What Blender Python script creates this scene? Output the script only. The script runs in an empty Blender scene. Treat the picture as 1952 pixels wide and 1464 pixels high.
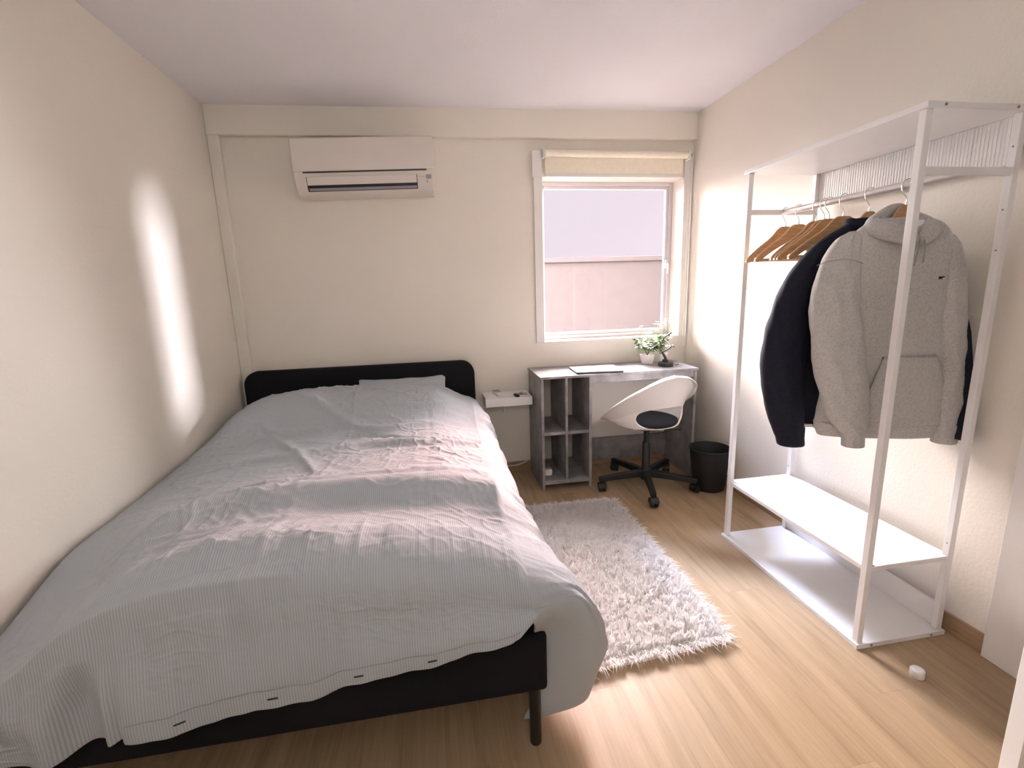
import bpy, math, random
import numpy as np
from mathutils import Vector, Matrix, Quaternion

random.seed(7)
rng = np.random.default_rng(11)
S = bpy.context.scene
COL = S.collection
PI = math.pi

# ------------------------------------------------------------------ camera
f, pitch, yaw, roll, hc = 901.05, -.1993, .1628, -.0306, 1.2885
cyw, syw = math.cos(yaw), math.sin(yaw)
cpt, spt = math.cos(pitch), math.sin(pitch)
crl, srl = math.cos(roll), math.sin(roll)
r0 = Vector((cyw, -syw, 0)); u0 = Vector((-spt*syw, -spt*cyw, cpt)); fw = Vector((cpt*syw, cpt*cyw, spt))
rt = crl*r0 + srl*u0; up = -srl*r0 + crl*u0
cam = bpy.data.cameras.new('camera'); camo = bpy.data.objects.new('camera', cam); COL.objects.link(camo)
cam.sensor_width = 36; cam.sensor_fit = 'HORIZONTAL'; cam.lens = f/1952*36; cam.clip_start = .02
camo.matrix_world = Matrix(((rt.x, up.x, -fw.x, 0), (rt.y, up.y, -fw.y, 0), (rt.z, up.z, -fw.z, hc), (0, 0, 0, 1)))
S.camera = camo

# ------------------------------------------------------------------ world, lights, exposure
W = bpy.data.worlds.new('World'); S.world = W; W.use_nodes = True
wn = W.node_tree.nodes; wl = W.node_tree.links
tc = wn.new('ShaderNodeTexCoord'); sep = wn.new('ShaderNodeSeparateXYZ'); ramp = wn.new('ShaderNodeValToRGB')
mr = wn.new('ShaderNodeMapRange'); mr.inputs[1].default_value = -1; mr.inputs[2].default_value = 1
wl.new(tc.outputs['Generated'], sep.inputs[0]); wl.new(sep.outputs['Z'], mr.inputs[0]); wl.new(mr.outputs[0], ramp.inputs[0])
e = ramp.color_ramp.elements
e[0].position = .38; e[0].color = (.535, .467, .483, 1)
e[1].position = .54; e[1].color = (.535, .483, .52, 1)
wl.new(ramp.outputs[0], wn['Background'].inputs[0]); wn['Background'].inputs[1].default_value = 1.0

def sun(name, az, el, ang, energy, color):
    """az: degrees the light drifts to +x as it comes in through the window (-y); el: elevation it comes from."""
    l = bpy.data.lights.new(name, 'SUN'); l.energy = energy; l.color = color; l.angle = math.radians(ang)
    o = bpy.data.objects.new(name, l); COL.objects.link(o); o.location = (1, 6, 3)
    d = Vector((math.sin(math.radians(az))*math.cos(math.radians(el)), -math.cos(math.radians(az))*math.cos(math.radians(el)), -math.sin(math.radians(el))))
    o.rotation_euler = d.to_track_quat('-Z', 'Y').to_euler()
sun('street_daylight', 31, 13, 24, 5.2, (1, .91, .83))
sun('street_daylight_ahead', -4, 30, 34, 7.8, (1, .88, .84))
sun('street_daylight_left', -38, 28, 26, 6.5, (1, .48, .37))
sun('sky_daylight', 8, 43, 12, 5, (.55, .70, 1))
sun('side_street_daylight', -72, 5, 7, 7.0, (.93, .93, 1))
sun('ground_bounce', -18, 14, 86, 28, (1, .96, .95))
def area(name, loc, target, sx, sy, power, color):
    l = bpy.data.lights.new(name, 'AREA'); l.shape = 'RECTANGLE'; l.size = sx; l.size_y = sy; l.energy = power; l.color = color
    o = bpy.data.objects.new(name, l); COL.objects.link(o); o.location = loc
    o.rotation_euler = (Vector(target)-Vector(loc)).to_track_quat('-Z', 'Y').to_euler()
area('added_rear_fill', (.1, -.70, 1.95), (.15, 3.1, 2.9), 1.3, .5, 7, (1, .97, .93))  # fill light added behind the camera to lift the room; no real fixture

S.view_settings.view_transform = 'Standard'; S.view_settings.look = 'None'
S.view_settings.gamma = 1; S.view_settings.use_curve_mapping = False
S.view_settings.exposure = .76

# ------------------------------------------------------------------ material helpers
MATS = {}
class NT:
    def __init__(s, name):
        s.m = bpy.data.materials.new(name); s.m.use_nodes = True
        s.t = s.m.node_tree; s.n = s.t.nodes; s.l = s.t.links; s.b = s.n['Principled BSDF']; MATS[name] = s.m
    def new(s, t, **kw):
        n = s.n.new(t)
        for k, v in kw.items(): setattr(n, k, v)
        return n
    def coord(s, scale=(1, 1, 1), kind='Object', rot=(0, 0, 0)):
        t = s.new('ShaderNodeTexCoord'); m = s.new('ShaderNodeMapping'); m.inputs['Scale'].default_value = scale; m.inputs['Rotation'].default_value = rot
        s.l.new(t.outputs[kind], m.inputs[0]); return m.outputs[0]
    def noise(s, co, scale, detail=4, rough=.5):
        n = s.new('ShaderNodeTexNoise'); n.inputs['Scale'].default_value = scale; n.inputs['Detail'].default_value = detail; n.inputs['Roughness'].default_value = rough
        s.l.new(co, n.inputs['Vector']); return n.outputs[0]
    def ramp(s, fac, stops):
        r = s.new('ShaderNodeValToRGB'); el = r.color_ramp.elements
        while len(el) < len(stops): el.new(.5)
        for i, (p, c) in enumerate(stops): el[i].position = p; el[i].color = (*c, 1)
        s.l.new(fac, r.inputs[0]); return r.outputs[0]
    def bump(s, h, strength, dist, prev=None):
        b = s.new('ShaderNodeBump'); b.inputs['Strength'].default_value = strength; b.inputs['Distance'].default_value = dist
        s.l.new(h, b.inputs['Height'])
        if prev is not None: s.l.new(prev, b.inputs['Normal'])
        s.l.new(b.outputs[0], s.b.inputs['Normal']); return b.outputs[0]
    def base(s, c):
        if isinstance(c, tuple): s.b.inputs['Base Color'].default_value = (*c, 1)
        else: s.l.new(c, s.b.inputs['Base Color'])
    def set(s, **kw):
        for k, v in kw.items(): s.b.inputs[k.replace('_', ' ')].default_value = v

def plain(name, c, rough=.5, var=.06, scale=8, spec=.5, metal=0., bump=0., bscale=60):
    t = NT(name); co = t.coord()
    n = t.noise(co, scale)
    lo = tuple(x*(1-var) for x in c); hi = tuple(min(1, x*(1+var)) for x in c)
    t.base(t.ramp(n, [(.3, lo), (.7, hi)])); t.set(Roughness=rough, Metallic=metal); t.b.inputs['Specular IOR Level'].default_value = spec
    if bump: t.bump(t.noise(co, bscale, 3), bump, .002)
    return t.m

def wallmat(name, c):
    t = NT(name); co = t.coord()
    n1 = t.noise(co, 75, 4, .55); n2 = t.noise(co, 2.0, 3)
    t.base(t.ramp(n2, [(.3, tuple(x*.97 for x in c)), (.7, c)])); t.set(Roughness=.75); t.b.inputs['Specular IOR Level'].default_value = .3
    t.bump(n1, .4, .0024); return t.m
wallmat('wall_paint', (.83, .785, .70))
wallmat('ceiling_paint', (.86, .845, .875))
plain('white_paint', (.82, .80, .76), .4, .02)
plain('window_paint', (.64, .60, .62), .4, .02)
plain('white_lacquer', (.84, .83, .82), .35, .02)
plain('white_plastic', (.80, .775, .73), .35, .015)
plain('chair_plastic', (.84, .80, .75), .4, .015)
plain('ac_plastic', (.74, .68, .62), .4, .015)
plain('ac_dark', (.012, .012, .014), .4)
plain('grey_print', (.32, .31, .33), .5)
plain('black_plastic', (.012, .012, .013), .45, .1)
plain('bin_plastic', (.014, .014, .016), .5, .1)
plain('black_fabric', (.010, .010, .012), .9, .25, 300, .2, 0, .5, 900)
plain('seat_fabric', (.02, .022, .026), .9, .2, 300, .2, 0, .4, 700)
plain('mattress_fabric', (.32, .32, .33), .9, .04)
plain('steel', (.72, .72, .72), .25, .03, 8, .5, 1.)
plain('rail_metal', (.70, .68, .66), .35, .04, 8, .5, .6)
plain('screw_metal', (.25, .25, .25), .4, .05, 8, .5, .8)
plain('brass', (.35, .33, .3), .4, .05, 8, .5, .9)
plain('laptop_aluminium', (.62, .62, .68), .35, .02, 8, .5, .5)
plain('laptop_edge', (.05, .05, .07), .4)
plain('blind_fabric', (.90, .83, .69), .8, .03, 40)
plain('remote_white', (.78, .76, .70), .45, .02)
plain('lamp_black', (.02, .017, .022), .5, .1)
plain('lamp_diffuser', (.8, .78, .74), .5, .02)
plain('leaf_green', (.09, .19, .05), .5, .5, 30)
plain('leaf_pale', (.42, .52, .30), .5, .35, 30)
plain('leaf_dark', (.035, .085, .035), .5, .4, 30)
plain('flower_white', (.82, .79, .66), .6, .1, 30)
plain('stem', (.12, .15, .05), .6)
plain('soil', (.05, .035, .02), .9)
plain('pot_white', (.84, .81, .77), .4, .02)
plain('emblem_dark', (.08, .08, .10), .3)
plain('linen_seam', (.36, .37, .38), .9)
plain('buttonhole', (.03, .028, .027), .8)
plain('exterior_stucco', (.20, .182, .186), .8, .04)
plain('fringe_base', (.86, .84, .82), .9)

# wood floor: one tone per plank, grain along y
t = NT('floor_wood'); co = t.coord((7, .55, 1)); oi = t.new('ShaderNodeObjectInfo')
ad = t.new('ShaderNodeVectorMath', operation='ADD'); sc = t.new('ShaderNodeVectorMath', operation='SCALE'); sc.inputs['Scale'].default_value = 37
cmb = t.new('ShaderNodeCombineXYZ')
for i in range(3): t.l.new(oi.outputs['Random'], cmb.inputs[i])
t.l.new(cmb.outputs[0], sc.inputs[0]); t.l.new(co, ad.inputs[0]); t.l.new(sc.outputs[0], ad.inputs[1])
g1 = t.noise(ad.outputs[0], 3.2, 8, .6)
co2 = t.coord((60, 1.2, 1)); ad2 = t.new('ShaderNodeVectorMath', operation='ADD'); t.l.new(co2, ad2.inputs[0]); t.l.new(sc.outputs[0], ad2.inputs[1])
g2 = t.noise(ad2.outputs[0], 3, 4, .6)
mx = t.new('ShaderNodeMath', operation='MULTIPLY_ADD'); t.l.new(g2, mx.inputs[0]); mx.inputs[1].default_value = .35
t.l.new(g1, mx.inputs[2])
tone = t.new('ShaderNodeMath', operation='MULTIPLY_ADD'); t.l.new(oi.outputs['Random'], tone.inputs[0]); tone.inputs[1].default_value = .06; t.l.new(mx.outputs[0], tone.inputs[2])
t.base(t.ramp(tone.outputs[0], [(.42, (.25, .165, .092)), (.62, (.375, .265, .155)), (.75, (.42, .30, .18)), (.92, (.47, .345, .215))]))
t.set(Roughness=.42); t.b.inputs['Specular IOR Level'].default_value = .4
t.bump(g2, .12, .001)

# baseboard oak
t = NT('baseboard_wood'); co = t.coord((2, 2, 30)); n = t.noise(co, 3, 5)
t.base(t.ramp(n, [(.3, (.30, .19, .10)), (.7, (.42, .28, .16))])); t.set(Roughness=.5)
# hanger beech
t = NT('hanger_wood'); co = t.coord((6, 40, 40)); n = t.noise(co, 3, 5)
t.base(t.ramp(n, [(.3, (.42, .235, .105)), (.7, (.56, .34, .17))])); t.set(Roughness=.45)
# grey concrete-look board
t = NT('desk_board'); co = t.coord((1, 1, 1)); n = t.noise(co, 9, 8, .65); n2 = t.noise(t.coord((1, 30, 1)), 5, 4)
m_ = t.new('ShaderNodeMath', operation='MULTIPLY_ADD'); t.l.new(n2, m_.inputs[0]); m_.inputs[1].default_value = .3; t.l.new(n, m_.inputs[2])
t.base(t.ramp(m_.outputs[0], [(.45, (.165, .155, .15)), (.65, (.25, .24, .235)), (.85, (.36, .35, .34))])); t.set(Roughness=.5)
# heather fleece
t = NT('heather_fleece'); co = t.coord(); n = t.noise(co, 140, 6, .7); nn = t.noise(co, 6, 3)
m_ = t.new('ShaderNodeMath', operation='MULTIPLY_ADD'); t.l.new(nn, m_.inputs[0]); m_.inputs[1].default_value = .12; t.l.new(n, m_.inputs[2])
t.base(t.ramp(m_.outputs[0], [(.38, (.39, .38, .36)), (.55, (.48, .47, .445)), (.74, (.56, .55, .525))])); t.set(Roughness=.95); t.b.inputs['Specular IOR Level'].default_value = .1
t.b.inputs['Sheen Weight'].default_value = .15; t.bump(n, .35, .002)
plain('fleece_seam', (.31, .30, .28), .95, .1, 200, .1)
plain('navy_cloth', (.011, .013, .024), .8, .2, 60, .25, 0, .3, 300)
plain('navy_lining', (.02, .02, .03), .8)
plain('white_label', (.8, .78, .74), .7)

# striped bed linen: fine stripes run head to foot (UV u = metres across the bed)
def linen(name):
    t = NT(name); uvn = t.new('ShaderNodeUVMap'); sx = t.new('ShaderNodeSeparateXYZ'); t.l.new(uvn.outputs[0], sx.inputs[0])
    m1 = t.new('ShaderNodeMath', operation='MULTIPLY'); t.l.new(sx.outputs['X'], m1.inputs[0]); m1.inputs[1].default_value = 2*PI/.0062
    m2 = t.new('ShaderNodeMath', operation='SINE'); t.l.new(m1.outputs[0], m2.inputs[0])
    m3 = t.new('ShaderNodeMath', operation='MULTIPLY_ADD'); t.l.new(m2.outputs[0], m3.inputs[0]); m3.inputs[1].default_value = .5; m3.inputs[2].default_value = .5
    col = t.ramp(m3.outputs[0], [(.30, (.40, .435, .47)), (.62, (.50, .545, .59))])
    t.base(col); t.set(Roughness=.85); t.b.inputs['Specular IOR Level'].default_value = .2
    n = t.noise(t.coord(), 38, 5, .6)
    t.bump(n, .25, .006); return t.m
linen('striped_linen')

# clear pane: thin architectural glass
g = bpy.data.materials.new('window_glass'); g.use_nodes = True; gn = g.node_tree.nodes; gl = g.node_tree.links
gn.remove(gn['Principled BSDF']); tr = gn.new('ShaderNodeBsdfTransparent'); gs = gn.new('ShaderNodeBsdfGlossy'); gs.inputs['Roughness'].default_value = .02
tr.inputs[0].default_value = (.99, .97, .99, 1)
fr = gn.new('ShaderNodeLayerWeight'); fp = gn.new('ShaderNodeMath'); fp.operation = 'POWER'; fp.inputs[1].default_value = 5; fm = gn.new('ShaderNodeMath'); fm.operation = 'MULTIPLY_ADD'; fm.inputs[1].default_value = .6; fm.inputs[2].default_value = .012
gl.new(fr.outputs['Facing'], fp.inputs[0]); gl.new(fp.outputs[0], fm.inputs[0]); mxs = gn.new('ShaderNodeMixShader')
gl.new(fm.outputs[0], mxs.inputs[0]); gl.new(tr.outputs[0], mxs.inputs[1]); gl.new(gs.outputs[0], mxs.inputs[2]); gl.new(mxs.outputs[0], gn['Material Output'].inputs[0])
MATS['window_glass'] = g

t = NT('rug_pile'); oi = t.noise(t.coord((1, 1, 1)), 26, 4); t.base(t.ramp(oi, [(.3, (.86, .83, .81)), (.7, (.93, .91, .90))])); t.set(Roughness=.9); t.b.inputs['Specular IOR Level'].default_value = .1
tl = t.new('ShaderNodeBsdfTranslucent'); tl.inputs[0].default_value = (.93, .91, .90, 1); ms = t.new('ShaderNodeMixShader'); ms.inputs[0].default_value = .45
t.l.new(t.b.outputs[0], ms.inputs[1]); t.l.new(tl.outputs[0], ms.inputs[2]); t.l.new(ms.outputs[0], t.n['Material Output'].inputs[0])

# ------------------------------------------------------------------ mesh helpers
class MB:
    def __init__(s): s.v = []; s.f = []; s.uv = None
    def add(s, v, f):
        o = len(s.v); s.v.extend([tuple(p) for p in v]); s.f.extend([tuple(i+o for i in q) for q in f]); return s
    def box(s, x0, x1, y0, y1, z0, z1):
        v = [(x, y, z) for x in (x0, x1) for y in (y0, y1) for z in (z0, z1)]
        return s.add(v, [(0, 1, 3, 2), (4, 6, 7, 5), (0, 4, 5, 1), (2, 3, 7, 6), (0, 2, 6, 4), (1, 5, 7, 3)])
    def obox(s, c, ax, ay, az, hx, hy, hz):
        c, ax, ay, az = map(Vector, (c, ax, ay, az)); v = [c+ax*hx*i+ay*hy*j+az*hz*k for i in (-1, 1) for j in (-1, 1) for k in (-1, 1)]
        return s.add(v, [(0, 1, 3, 2), (4, 6, 7, 5), (0, 4, 5, 1), (2, 3, 7, 6), (0, 2, 6, 4), (1, 5, 7, 3)])
    def rings(s, R, closed=True, cap0=True, cap1=True):
        n = len(R[0]); v = [p for r in R for p in r]; fs = []
        for i in range(len(R)-1):
            for j in range(n if closed else n-1):
                k = (j+1) % n; fs.append((i*n+j, i*n+k, (i+1)*n+k, (i+1)*n+j))
        if closed and cap0: fs.append(tuple(range(n))[::-1])
        if closed and cap1: fs.append(tuple((len(R)-1)*n+j for j in range(n)))
        return s.add(v, fs)
    def tube(s, path, rad, n=10, caps=True):
        P = [Vector(p) for p in path]; R = []; prev = None
        for i, p in enumerate(P):
            d = (P[min(i+1, len(P)-1)]-P[max(i-1, 0)]).normalized()
            if prev is None: a = d.orthogonal().normalized()
            else: a = (prev-d*prev.dot(d)).normalized()
            prev = a; b = d.cross(a); rr = rad[i] if hasattr(rad, '__len__') else rad
            R.append([p+(a*math.cos(2*PI*k/n)+b*math.sin(2*PI*k/n))*rr for k in range(n)])
        return s.rings(R, True, caps, caps)
    def lathe(s, prof, c=(0, 0, 0), n=32, caps=True):
        R = [[(c[0]+r*math.cos(2*PI*k/n), c[1]+r*math.sin(2*PI*k/n), c[2]+z) for k in range(n)] for r, z in prof]
        return s.rings(R, True, caps, caps)
    def prism(s, poly, axis, a0, a1):
        """poly in the two other axes; extruded along axis 'x','y','z'."""
        def p(q, a): return {'x': (a, q[0], q[1]), 'y': (q[0], a, q[1]), 'z': (q[0], q[1], a)}[axis]
        return s.rings([[p(q, a0) for q in poly], [p(q, a1) for q in poly]])
    def mesh(s, name, mat, smooth=40):
        m = bpy.data.meshes.new(name); m.from_pydata(s.v, [], s.f); m.update()
        import bmesh
        bm = bmesh.new(); bm.from_mesh(m); bmesh.ops.recalc_face_normals(bm, faces=bm.faces); bm.to_mesh(m); bm.free()
        if smooth:
            m.polygons.foreach_set('use_smooth', [True]*len(m.polygons)); m.set_sharp_from_angle(angle=math.radians(smooth))
        m.materials.append(MATS[mat]); return m
    def build(s, name, mat, parent=None, smooth=40, bevel=0, seg=2):
        o = bpy.data.objects.new(name, s.mesh(name, mat, smooth)); COL.objects.link(o)
        if parent is not None: attach(o, parent)
        if bevel:
            b = o.modifiers.new('bevel', 'BEVEL'); b.width = bevel; b.segments = seg; b.limit_method = 'ANGLE'; b.angle_limit = math.radians(50)
        return o
def attach(o, parent):
    o.parent = parent; o.matrix_parent_inverse = parent_world(parent).inverted()
def parent_world(p):
    m = Matrix.LocRotScale(p.location, p.rotation_euler, p.scale)
    if p.parent: m = parent_world(p.parent) @ p.matrix_parent_inverse @ m
    return m
def thing(name, label, cat, loc=(0, 0, 0), group=None):
    o = bpy.data.objects.new(name, None); COL.objects.link(o); o.location = loc; o.empty_display_size = .05
    return tag(o, label, cat, group)
def tag(o, label, cat, group=None):
    o['label'] = label; o['category'] = cat
    if group: o['group'] = group
    return o
def struct(o, label=None):
    o['kind'] = 'structure'
    if label: o['label'] = label
    return o
def B(*a): return MB().box(*a)
def lerp(a, b, t): return a+(b-a)*t
def interp(x, xs, ys): return np.interp(x, xs, ys)
def smooth_interp(x, xs, ys):
    """Monotone-ish cubic (Catmull) through keys."""
    xs = np.asarray(xs, float); ys = np.asarray(ys, float); x = np.clip(np.asarray(x, float), xs[0], xs[-1])
    m = np.gradient(ys, xs); i = np.clip(np.searchsorted(xs, x)-1, 0, len(xs)-2)
    h = xs[i+1]-xs[i]; tt = (x-xs[i])/h
    return (2*tt**3-3*tt**2+1)*ys[i]+(tt**3-2*tt**2+tt)*h*m[i]+(-2*tt**3+3*tt**2)*ys[i+1]+(tt**3-tt**2)*h*m[i+1]
def sstep(a, b, x):
    t_ = np.clip((x-a)/(b-a), 0, 1); return t_*t_*(3-2*t_)
_perm = rng.permutation(512)
_gr = rng.uniform(0, 2*PI, 1024)
def perlin(x, y):
    xi = np.floor(x).astype(int); yi = np.floor(y).astype(int); xf = x-xi; yf = y-yi
    def g(ix, iy, dx, dy):
        a = _gr[(_perm[(_perm[ix & 511 if False else ix % 512]+iy) % 512]) % 1024]; return np.cos(a)*dx+np.sin(a)*dy
    u = xf*xf*xf*(xf*(xf*6-15)+10); v = yf*yf*yf*(yf*(yf*6-15)+10)
    return lerp(lerp(g(xi, yi, xf, yf), g(xi+1, yi, xf-1, yf), u), lerp(g(xi, yi+1, xf, yf-1), g(xi+1, yi+1, xf-1, yf-1), u), v)
def ridged(x, y): return 1-2*np.abs(perlin(x, y))

# ------------------------------------------------------------------ room shell
LX, RX, BY, FY, HZ = -1.19, 1.8128, 3.175, -.75, 2.3879
WX0, WX1, WZ0, WZ1 = .757, 1.745, .92, 1.99
fl = struct(B(LX-.15, RX+.15, FY-.15, BY+.25, -.12, -.004).build('floor', 'floor_wood', smooth=0), 'light oak laminate floor')
# laminate planks, each an own piece
pw, pl_ = .192, 1.285
pm = B(-pw/2+.00015, pw/2-.00015, -pl_/2+.00015, pl_/2-.00015, -.004, 0).mesh('plank', 'floor_wood', 0)
k = 0; nx = int(math.ceil((RX-LX)/pw))
short = {}
for i in range(nx):
    x = LX+pw*(i+.5); off = (i*.43) % 1.0*pl_; y = FY-off
    while y < BY:
        y0, y1 = max(y, FY), min(y+pl_, BY); x1 = min(x+pw/2, RX)
        if y1-y0 > .02 and x1-(x-pw/2) > .01:
            if y1-y0 > pl_-.001 and x1 > x+pw/2-.001: me = pm; cx, cy_ = x, y+pl_/2
            else:
                w_, l_ = x1-(x-pw/2), y1-y0; cx, cy_ = x-pw/2+w_/2, (y0+y1)/2
                me = B(-w_/2+.00015, w_/2-.00015, -l_/2+.00015, l_/2-.00015, -.004, 0).mesh('plank', 'floor_wood', 0)
            o = bpy.data.objects.new('plank', me); COL.objects.link(o); o.location = (cx, cy_, 0); attach(o, fl)
        y += pl_
# ceiling dips slightly to the left
zl, zr = 2.345, 2.39
v = [(LX-.15, FY-.15, zl), (RX+.15, FY-.15, zr), (RX+.15, BY+.25, zr), (LX-.15, BY+.25, zl)]
MBc = MB().rings([v, [(a, b, c+.12) for a, b, c in v]]); struct(MBc.build('ceiling', 'ceiling_paint', smooth=0), 'white textured ceiling')
wl_ = MB().box(LX-.15, LX, FY-.15, BY+.25, -.1, 2.5); struct(wl_.build('wall_left', 'wall_paint', smooth=0), 'cream stucco left wall')
# back wall with window opening
wb = MB(); y0, y1 = BY, BY+.22
xs = [LX, WX0, WX1, RX]; zs = [-.1, WZ0, WZ1, 2.5]
for i in range(3):
    for j in range(3):
        if i == 1 and j == 1: continue
        wb.box(xs[i], xs[i+1], y0, y1, zs[j], zs[j+1])
struct(wb.build('wall_back', 'wall_paint', smooth=0), 'cream stucco wall behind the bed and desk')
# right wall with the doorway near the camera
DY0, DY1, DZ = .19, 1.03, 2.05
wr = MB(); wr.box(RX, RX+.15, DY1, BY+.22, -.1, 2.5); wr.box(RX, RX+.15, FY-.15, DY0, -.1, 2.5); wr.box(RX, RX+.15, DY0, DY1, DZ, 2.5)
struct(wr.build('wall_right', 'wall_paint', smooth=0), 'cream stucco right wall behind the clothes rack')
wf = MB(); wf.box(LX, RX, FY-.15, FY, -.1, 2.5); struct(wf.build('wall_front', 'wall_paint', smooth=0))
# small landing behind the doorway
ld = MB(); ld.box(RX+.15, RX+1.2, DY0-.3, DY1+.3, -.12, 0); ld.box(RX+1.1, RX+1.2, DY0-.3, DY1+.3, 0, 2.5); ld.box(RX+.15, RX+1.1, DY0-.4, DY0-.3, 0, 2.5); ld.box(RX+.15, RX+1.1, DY1+.3, DY1+.4, 0, 2.5); ld.box(RX+.15, RX+1.2, DY0-.4, DY1+.4, 2.4, 2.5)
struct(ld.build('wall_landing', 'wall_paint', smooth=0))
# ceiling beam along the back wall and the corner pilaster
bmz = [(LX, 2.195), (RX, 2.223)]
v = [(LX, 3.132, 2.190), (RX, 3.132, 2.222), (RX, 3.176, 2.222), (LX, 3.176, 2.190)]
bb = MB().rings([v, [(a, b, 2.42) for a, b, c in v]]); struct(bb.build('trim_1', 'wall_paint', smooth=0, bevel=.006), 'shallow ceiling beam above the air conditioner')
struct(B(LX, -1.128, 3.137, 3.176, -.02, 2.42).build('trim_2', 'wall_paint', smooth=0, bevel=.006), 'narrow pilaster in the left back corner')
# baseboards
struct(B(-1.128, RX, BY-.012, BY, 0, .072).build('baseboard_back', 'baseboard_wood', bevel=.002), 'oak skirting under the window')
struct(B(RX-.012, RX, DY1+.10, BY-.012, 0, .072).build('baseboard_right', 'baseboard_wood', bevel=.002), 'oak skirting along the right wall')
struct(B(LX, LX+.012, FY, 3.137, 0, .072).build('baseboard_left', 'baseboard_wood', bevel=.002))
# door casing, jamb, open leaf
dc = MB(); dc.box(RX-.022, RX, DY1-.01, DY1+.098, 0, DZ+.09); dc.box(RX-.022, RX, DY0-.098, DY0+.01, 0, DZ+.09); dc.box(RX-.022, RX, DY0-.098, DY1+.098, DZ, DZ+.09)
dj = MB(); dj.box(RX, RX+.15, DY1-.03, DY1, 0, DZ); dj.box(RX, RX+.15, DY0, DY0+.03, 0, DZ); dj.box(RX, RX+.15, DY0, DY1, DZ-.03, DZ)
d1 = struct(dc.build('door_1', 'white_paint', bevel=.003), 'white doorway with the door standing open')
dj.build('jamb', 'white_paint', d1, bevel=.002)
B(RX+.045, RX+.075, DY1-.033, DY1-.029, .93, 1.09).build('strike_plate', 'brass', d1)['label'] = 'metal strike plate on the white jamb'
hx, hy = RX-.012, DY0+.005; ex, ey = .985, .535
dv = Vector((ex-hx, ey-hy, 0)); L_ = dv.length; dv.normalize(); nv = Vector((-dv.y, dv.x, 0))
cen = Vector((hx, hy, 0))+dv*(L_/2)
lf = MB().obox(cen-nv*.02+Vector((0, 0, 1.025)), dv, nv, (0, 0, 1), L_/2, .02, 1.015).build('door_leaf', 'white_paint', d1, bevel=.002)
lf['label'] = 'white open door leaf close to the camera'
hd = MB(); hp = Vector((hx, hy, 1.02))+dv*(L_-.07)
for sgn in (-.042, .002): hd.lathe([(.025, 0), (.025, .006)], (0, 0, 0), 16) if False else None
hd.tube([hp+nv*.0, hp+nv*.05, hp+nv*.055-dv*.03, hp+nv*.055-dv*.12], .009)
hd.tube([hp-nv*.04, hp-nv*.09, hp-nv*.095-dv*.03, hp-nv*.095-dv*.12], .009)
hd.build('handle', 'steel', lf)

# ------------------------------------------------------------------ window
yF = 3.315
w1 = MB(); fwid = .026
w1.box(WX0, WX0+fwid, yF, yF+.05, WZ0, WZ1); w1.box(WX1-fwid, WX1, yF, yF+.05, WZ0, WZ1)
w1.box(WX0+fwid, WX1-fwid, yF, yF+.05, WZ0, WZ0+fwid); w1.box(WX0+fwid, WX1-fwid, yF, yF+.05, WZ1-fwid, WZ1)
win = struct(w1.build('window_1', 'window_paint', bevel=.003), 'bright white framed window above the desk')
sa = MB(); a0, a1, b0, b1 = WX0+fwid, WX1-fwid, WZ0+fwid, WZ1-fwid; sw = .020
sa.box(a0, a0+sw, yF+.01, yF+.04, b0, b1); sa.box(a1-sw, a1, yF+.01, yF+.04, b0, b1); sa.box(a0+sw, a1-sw, yF+.01, yF+.04, b0, b0+sw); sa.box(a0+sw, a1-sw, yF+.01, yF+.04, b1-sw, b1)
sa.build('sash', 'window_paint', win, bevel=.003)
B(a0+sw, a1-sw, yF+.023, yF+.027, b0+sw, b1-sw).build('pane', 'window_glass', win, smooth=0)
cs = MB(); cs.box(.700, WX0, BY-.012, BY, WZ0-.005, 2.135)
cs.build('casing', 'white_paint', win, bevel=.002)
cs = MB(); cs.box(WX1, 1.795, BY-.012, BY, WZ0-.005, 2.135); cs.build('casing', 'white_paint', win, bevel=.002)
hw = MB(); hw.box(a1-sw+.004, a1-sw+.02, yF-.006, yF+.01, 1.40, 1.46); hw.tube([(a1-sw+.012, yF-.006, 1.43), (a1-sw+.012, yF-.03, 1.43), (a1-sw+.012, yF-.03, 1.36)], .006)
hw.build('handle', 'white_plastic', win)
# view: pale parapet of the neighbouring building
pp = MB(); pp.box(1.0, 3.6, 5.6, 5.9, 1.575, 1.63); pp.box(1.0, 3.6, 5.75, 5.85, .2, 1.575)
struct(pp.build('wall_opposite', 'exterior_stucco', bevel=.01), 'pale parapet wall of the building outside the window')

# roller blind
rb = thing('roller_blind', 'cream roller blind rolled up above the window', 'blind', (1.25, 3.12, 2.1))
MB().tube([(.768, 3.125, 2.118), (1.738, 3.125, 2.118)], .0215, 24).build('fabric_roll', 'blind_fabric', rb)
MB().box(.772, 1.720, 3.142, 3.1435, 2.0, 2.118).build('fabric_drop', 'blind_fabric', rb)
MB().box(.772, 1.720, 3.1385, 3.147, 1.983, 2.003).build('bottom_bar', 'white_plastic', rb, bevel=.002)
for x0_, x1_ in ((.752, .767), (1.739, 1.754)):
    MB().box(x0_, x1_, 3.098, 3.163, 2.09, 2.146).build('bracket', 'white_plastic', rb, bevel=.003)
MB().tube([(1.757, 3.125, 2.118), (1.764, 3.125, 2.118)], .016, 16).build('end_cap', 'black_plastic', rb)
ch = MB(); 
ch.tube([(1.768, 3.112, 2.13), (1.768, 3.108, 1.6), (1.768, 3.110, .86), (1.768, 3.125, .845), (1.768, 3.14, .86), (1.768, 3.142, 1.6), (1.768, 3.138, 2.13)], .0022, 6)
ch.build('pull_chain', 'white_plastic', rb)
struct(B(.688, .752, BY-.03, BY-.0, 1.985, 2.142).build('trim_3', 'white_paint', bevel=.003), 'small white block at the blind\'s left end')

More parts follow.
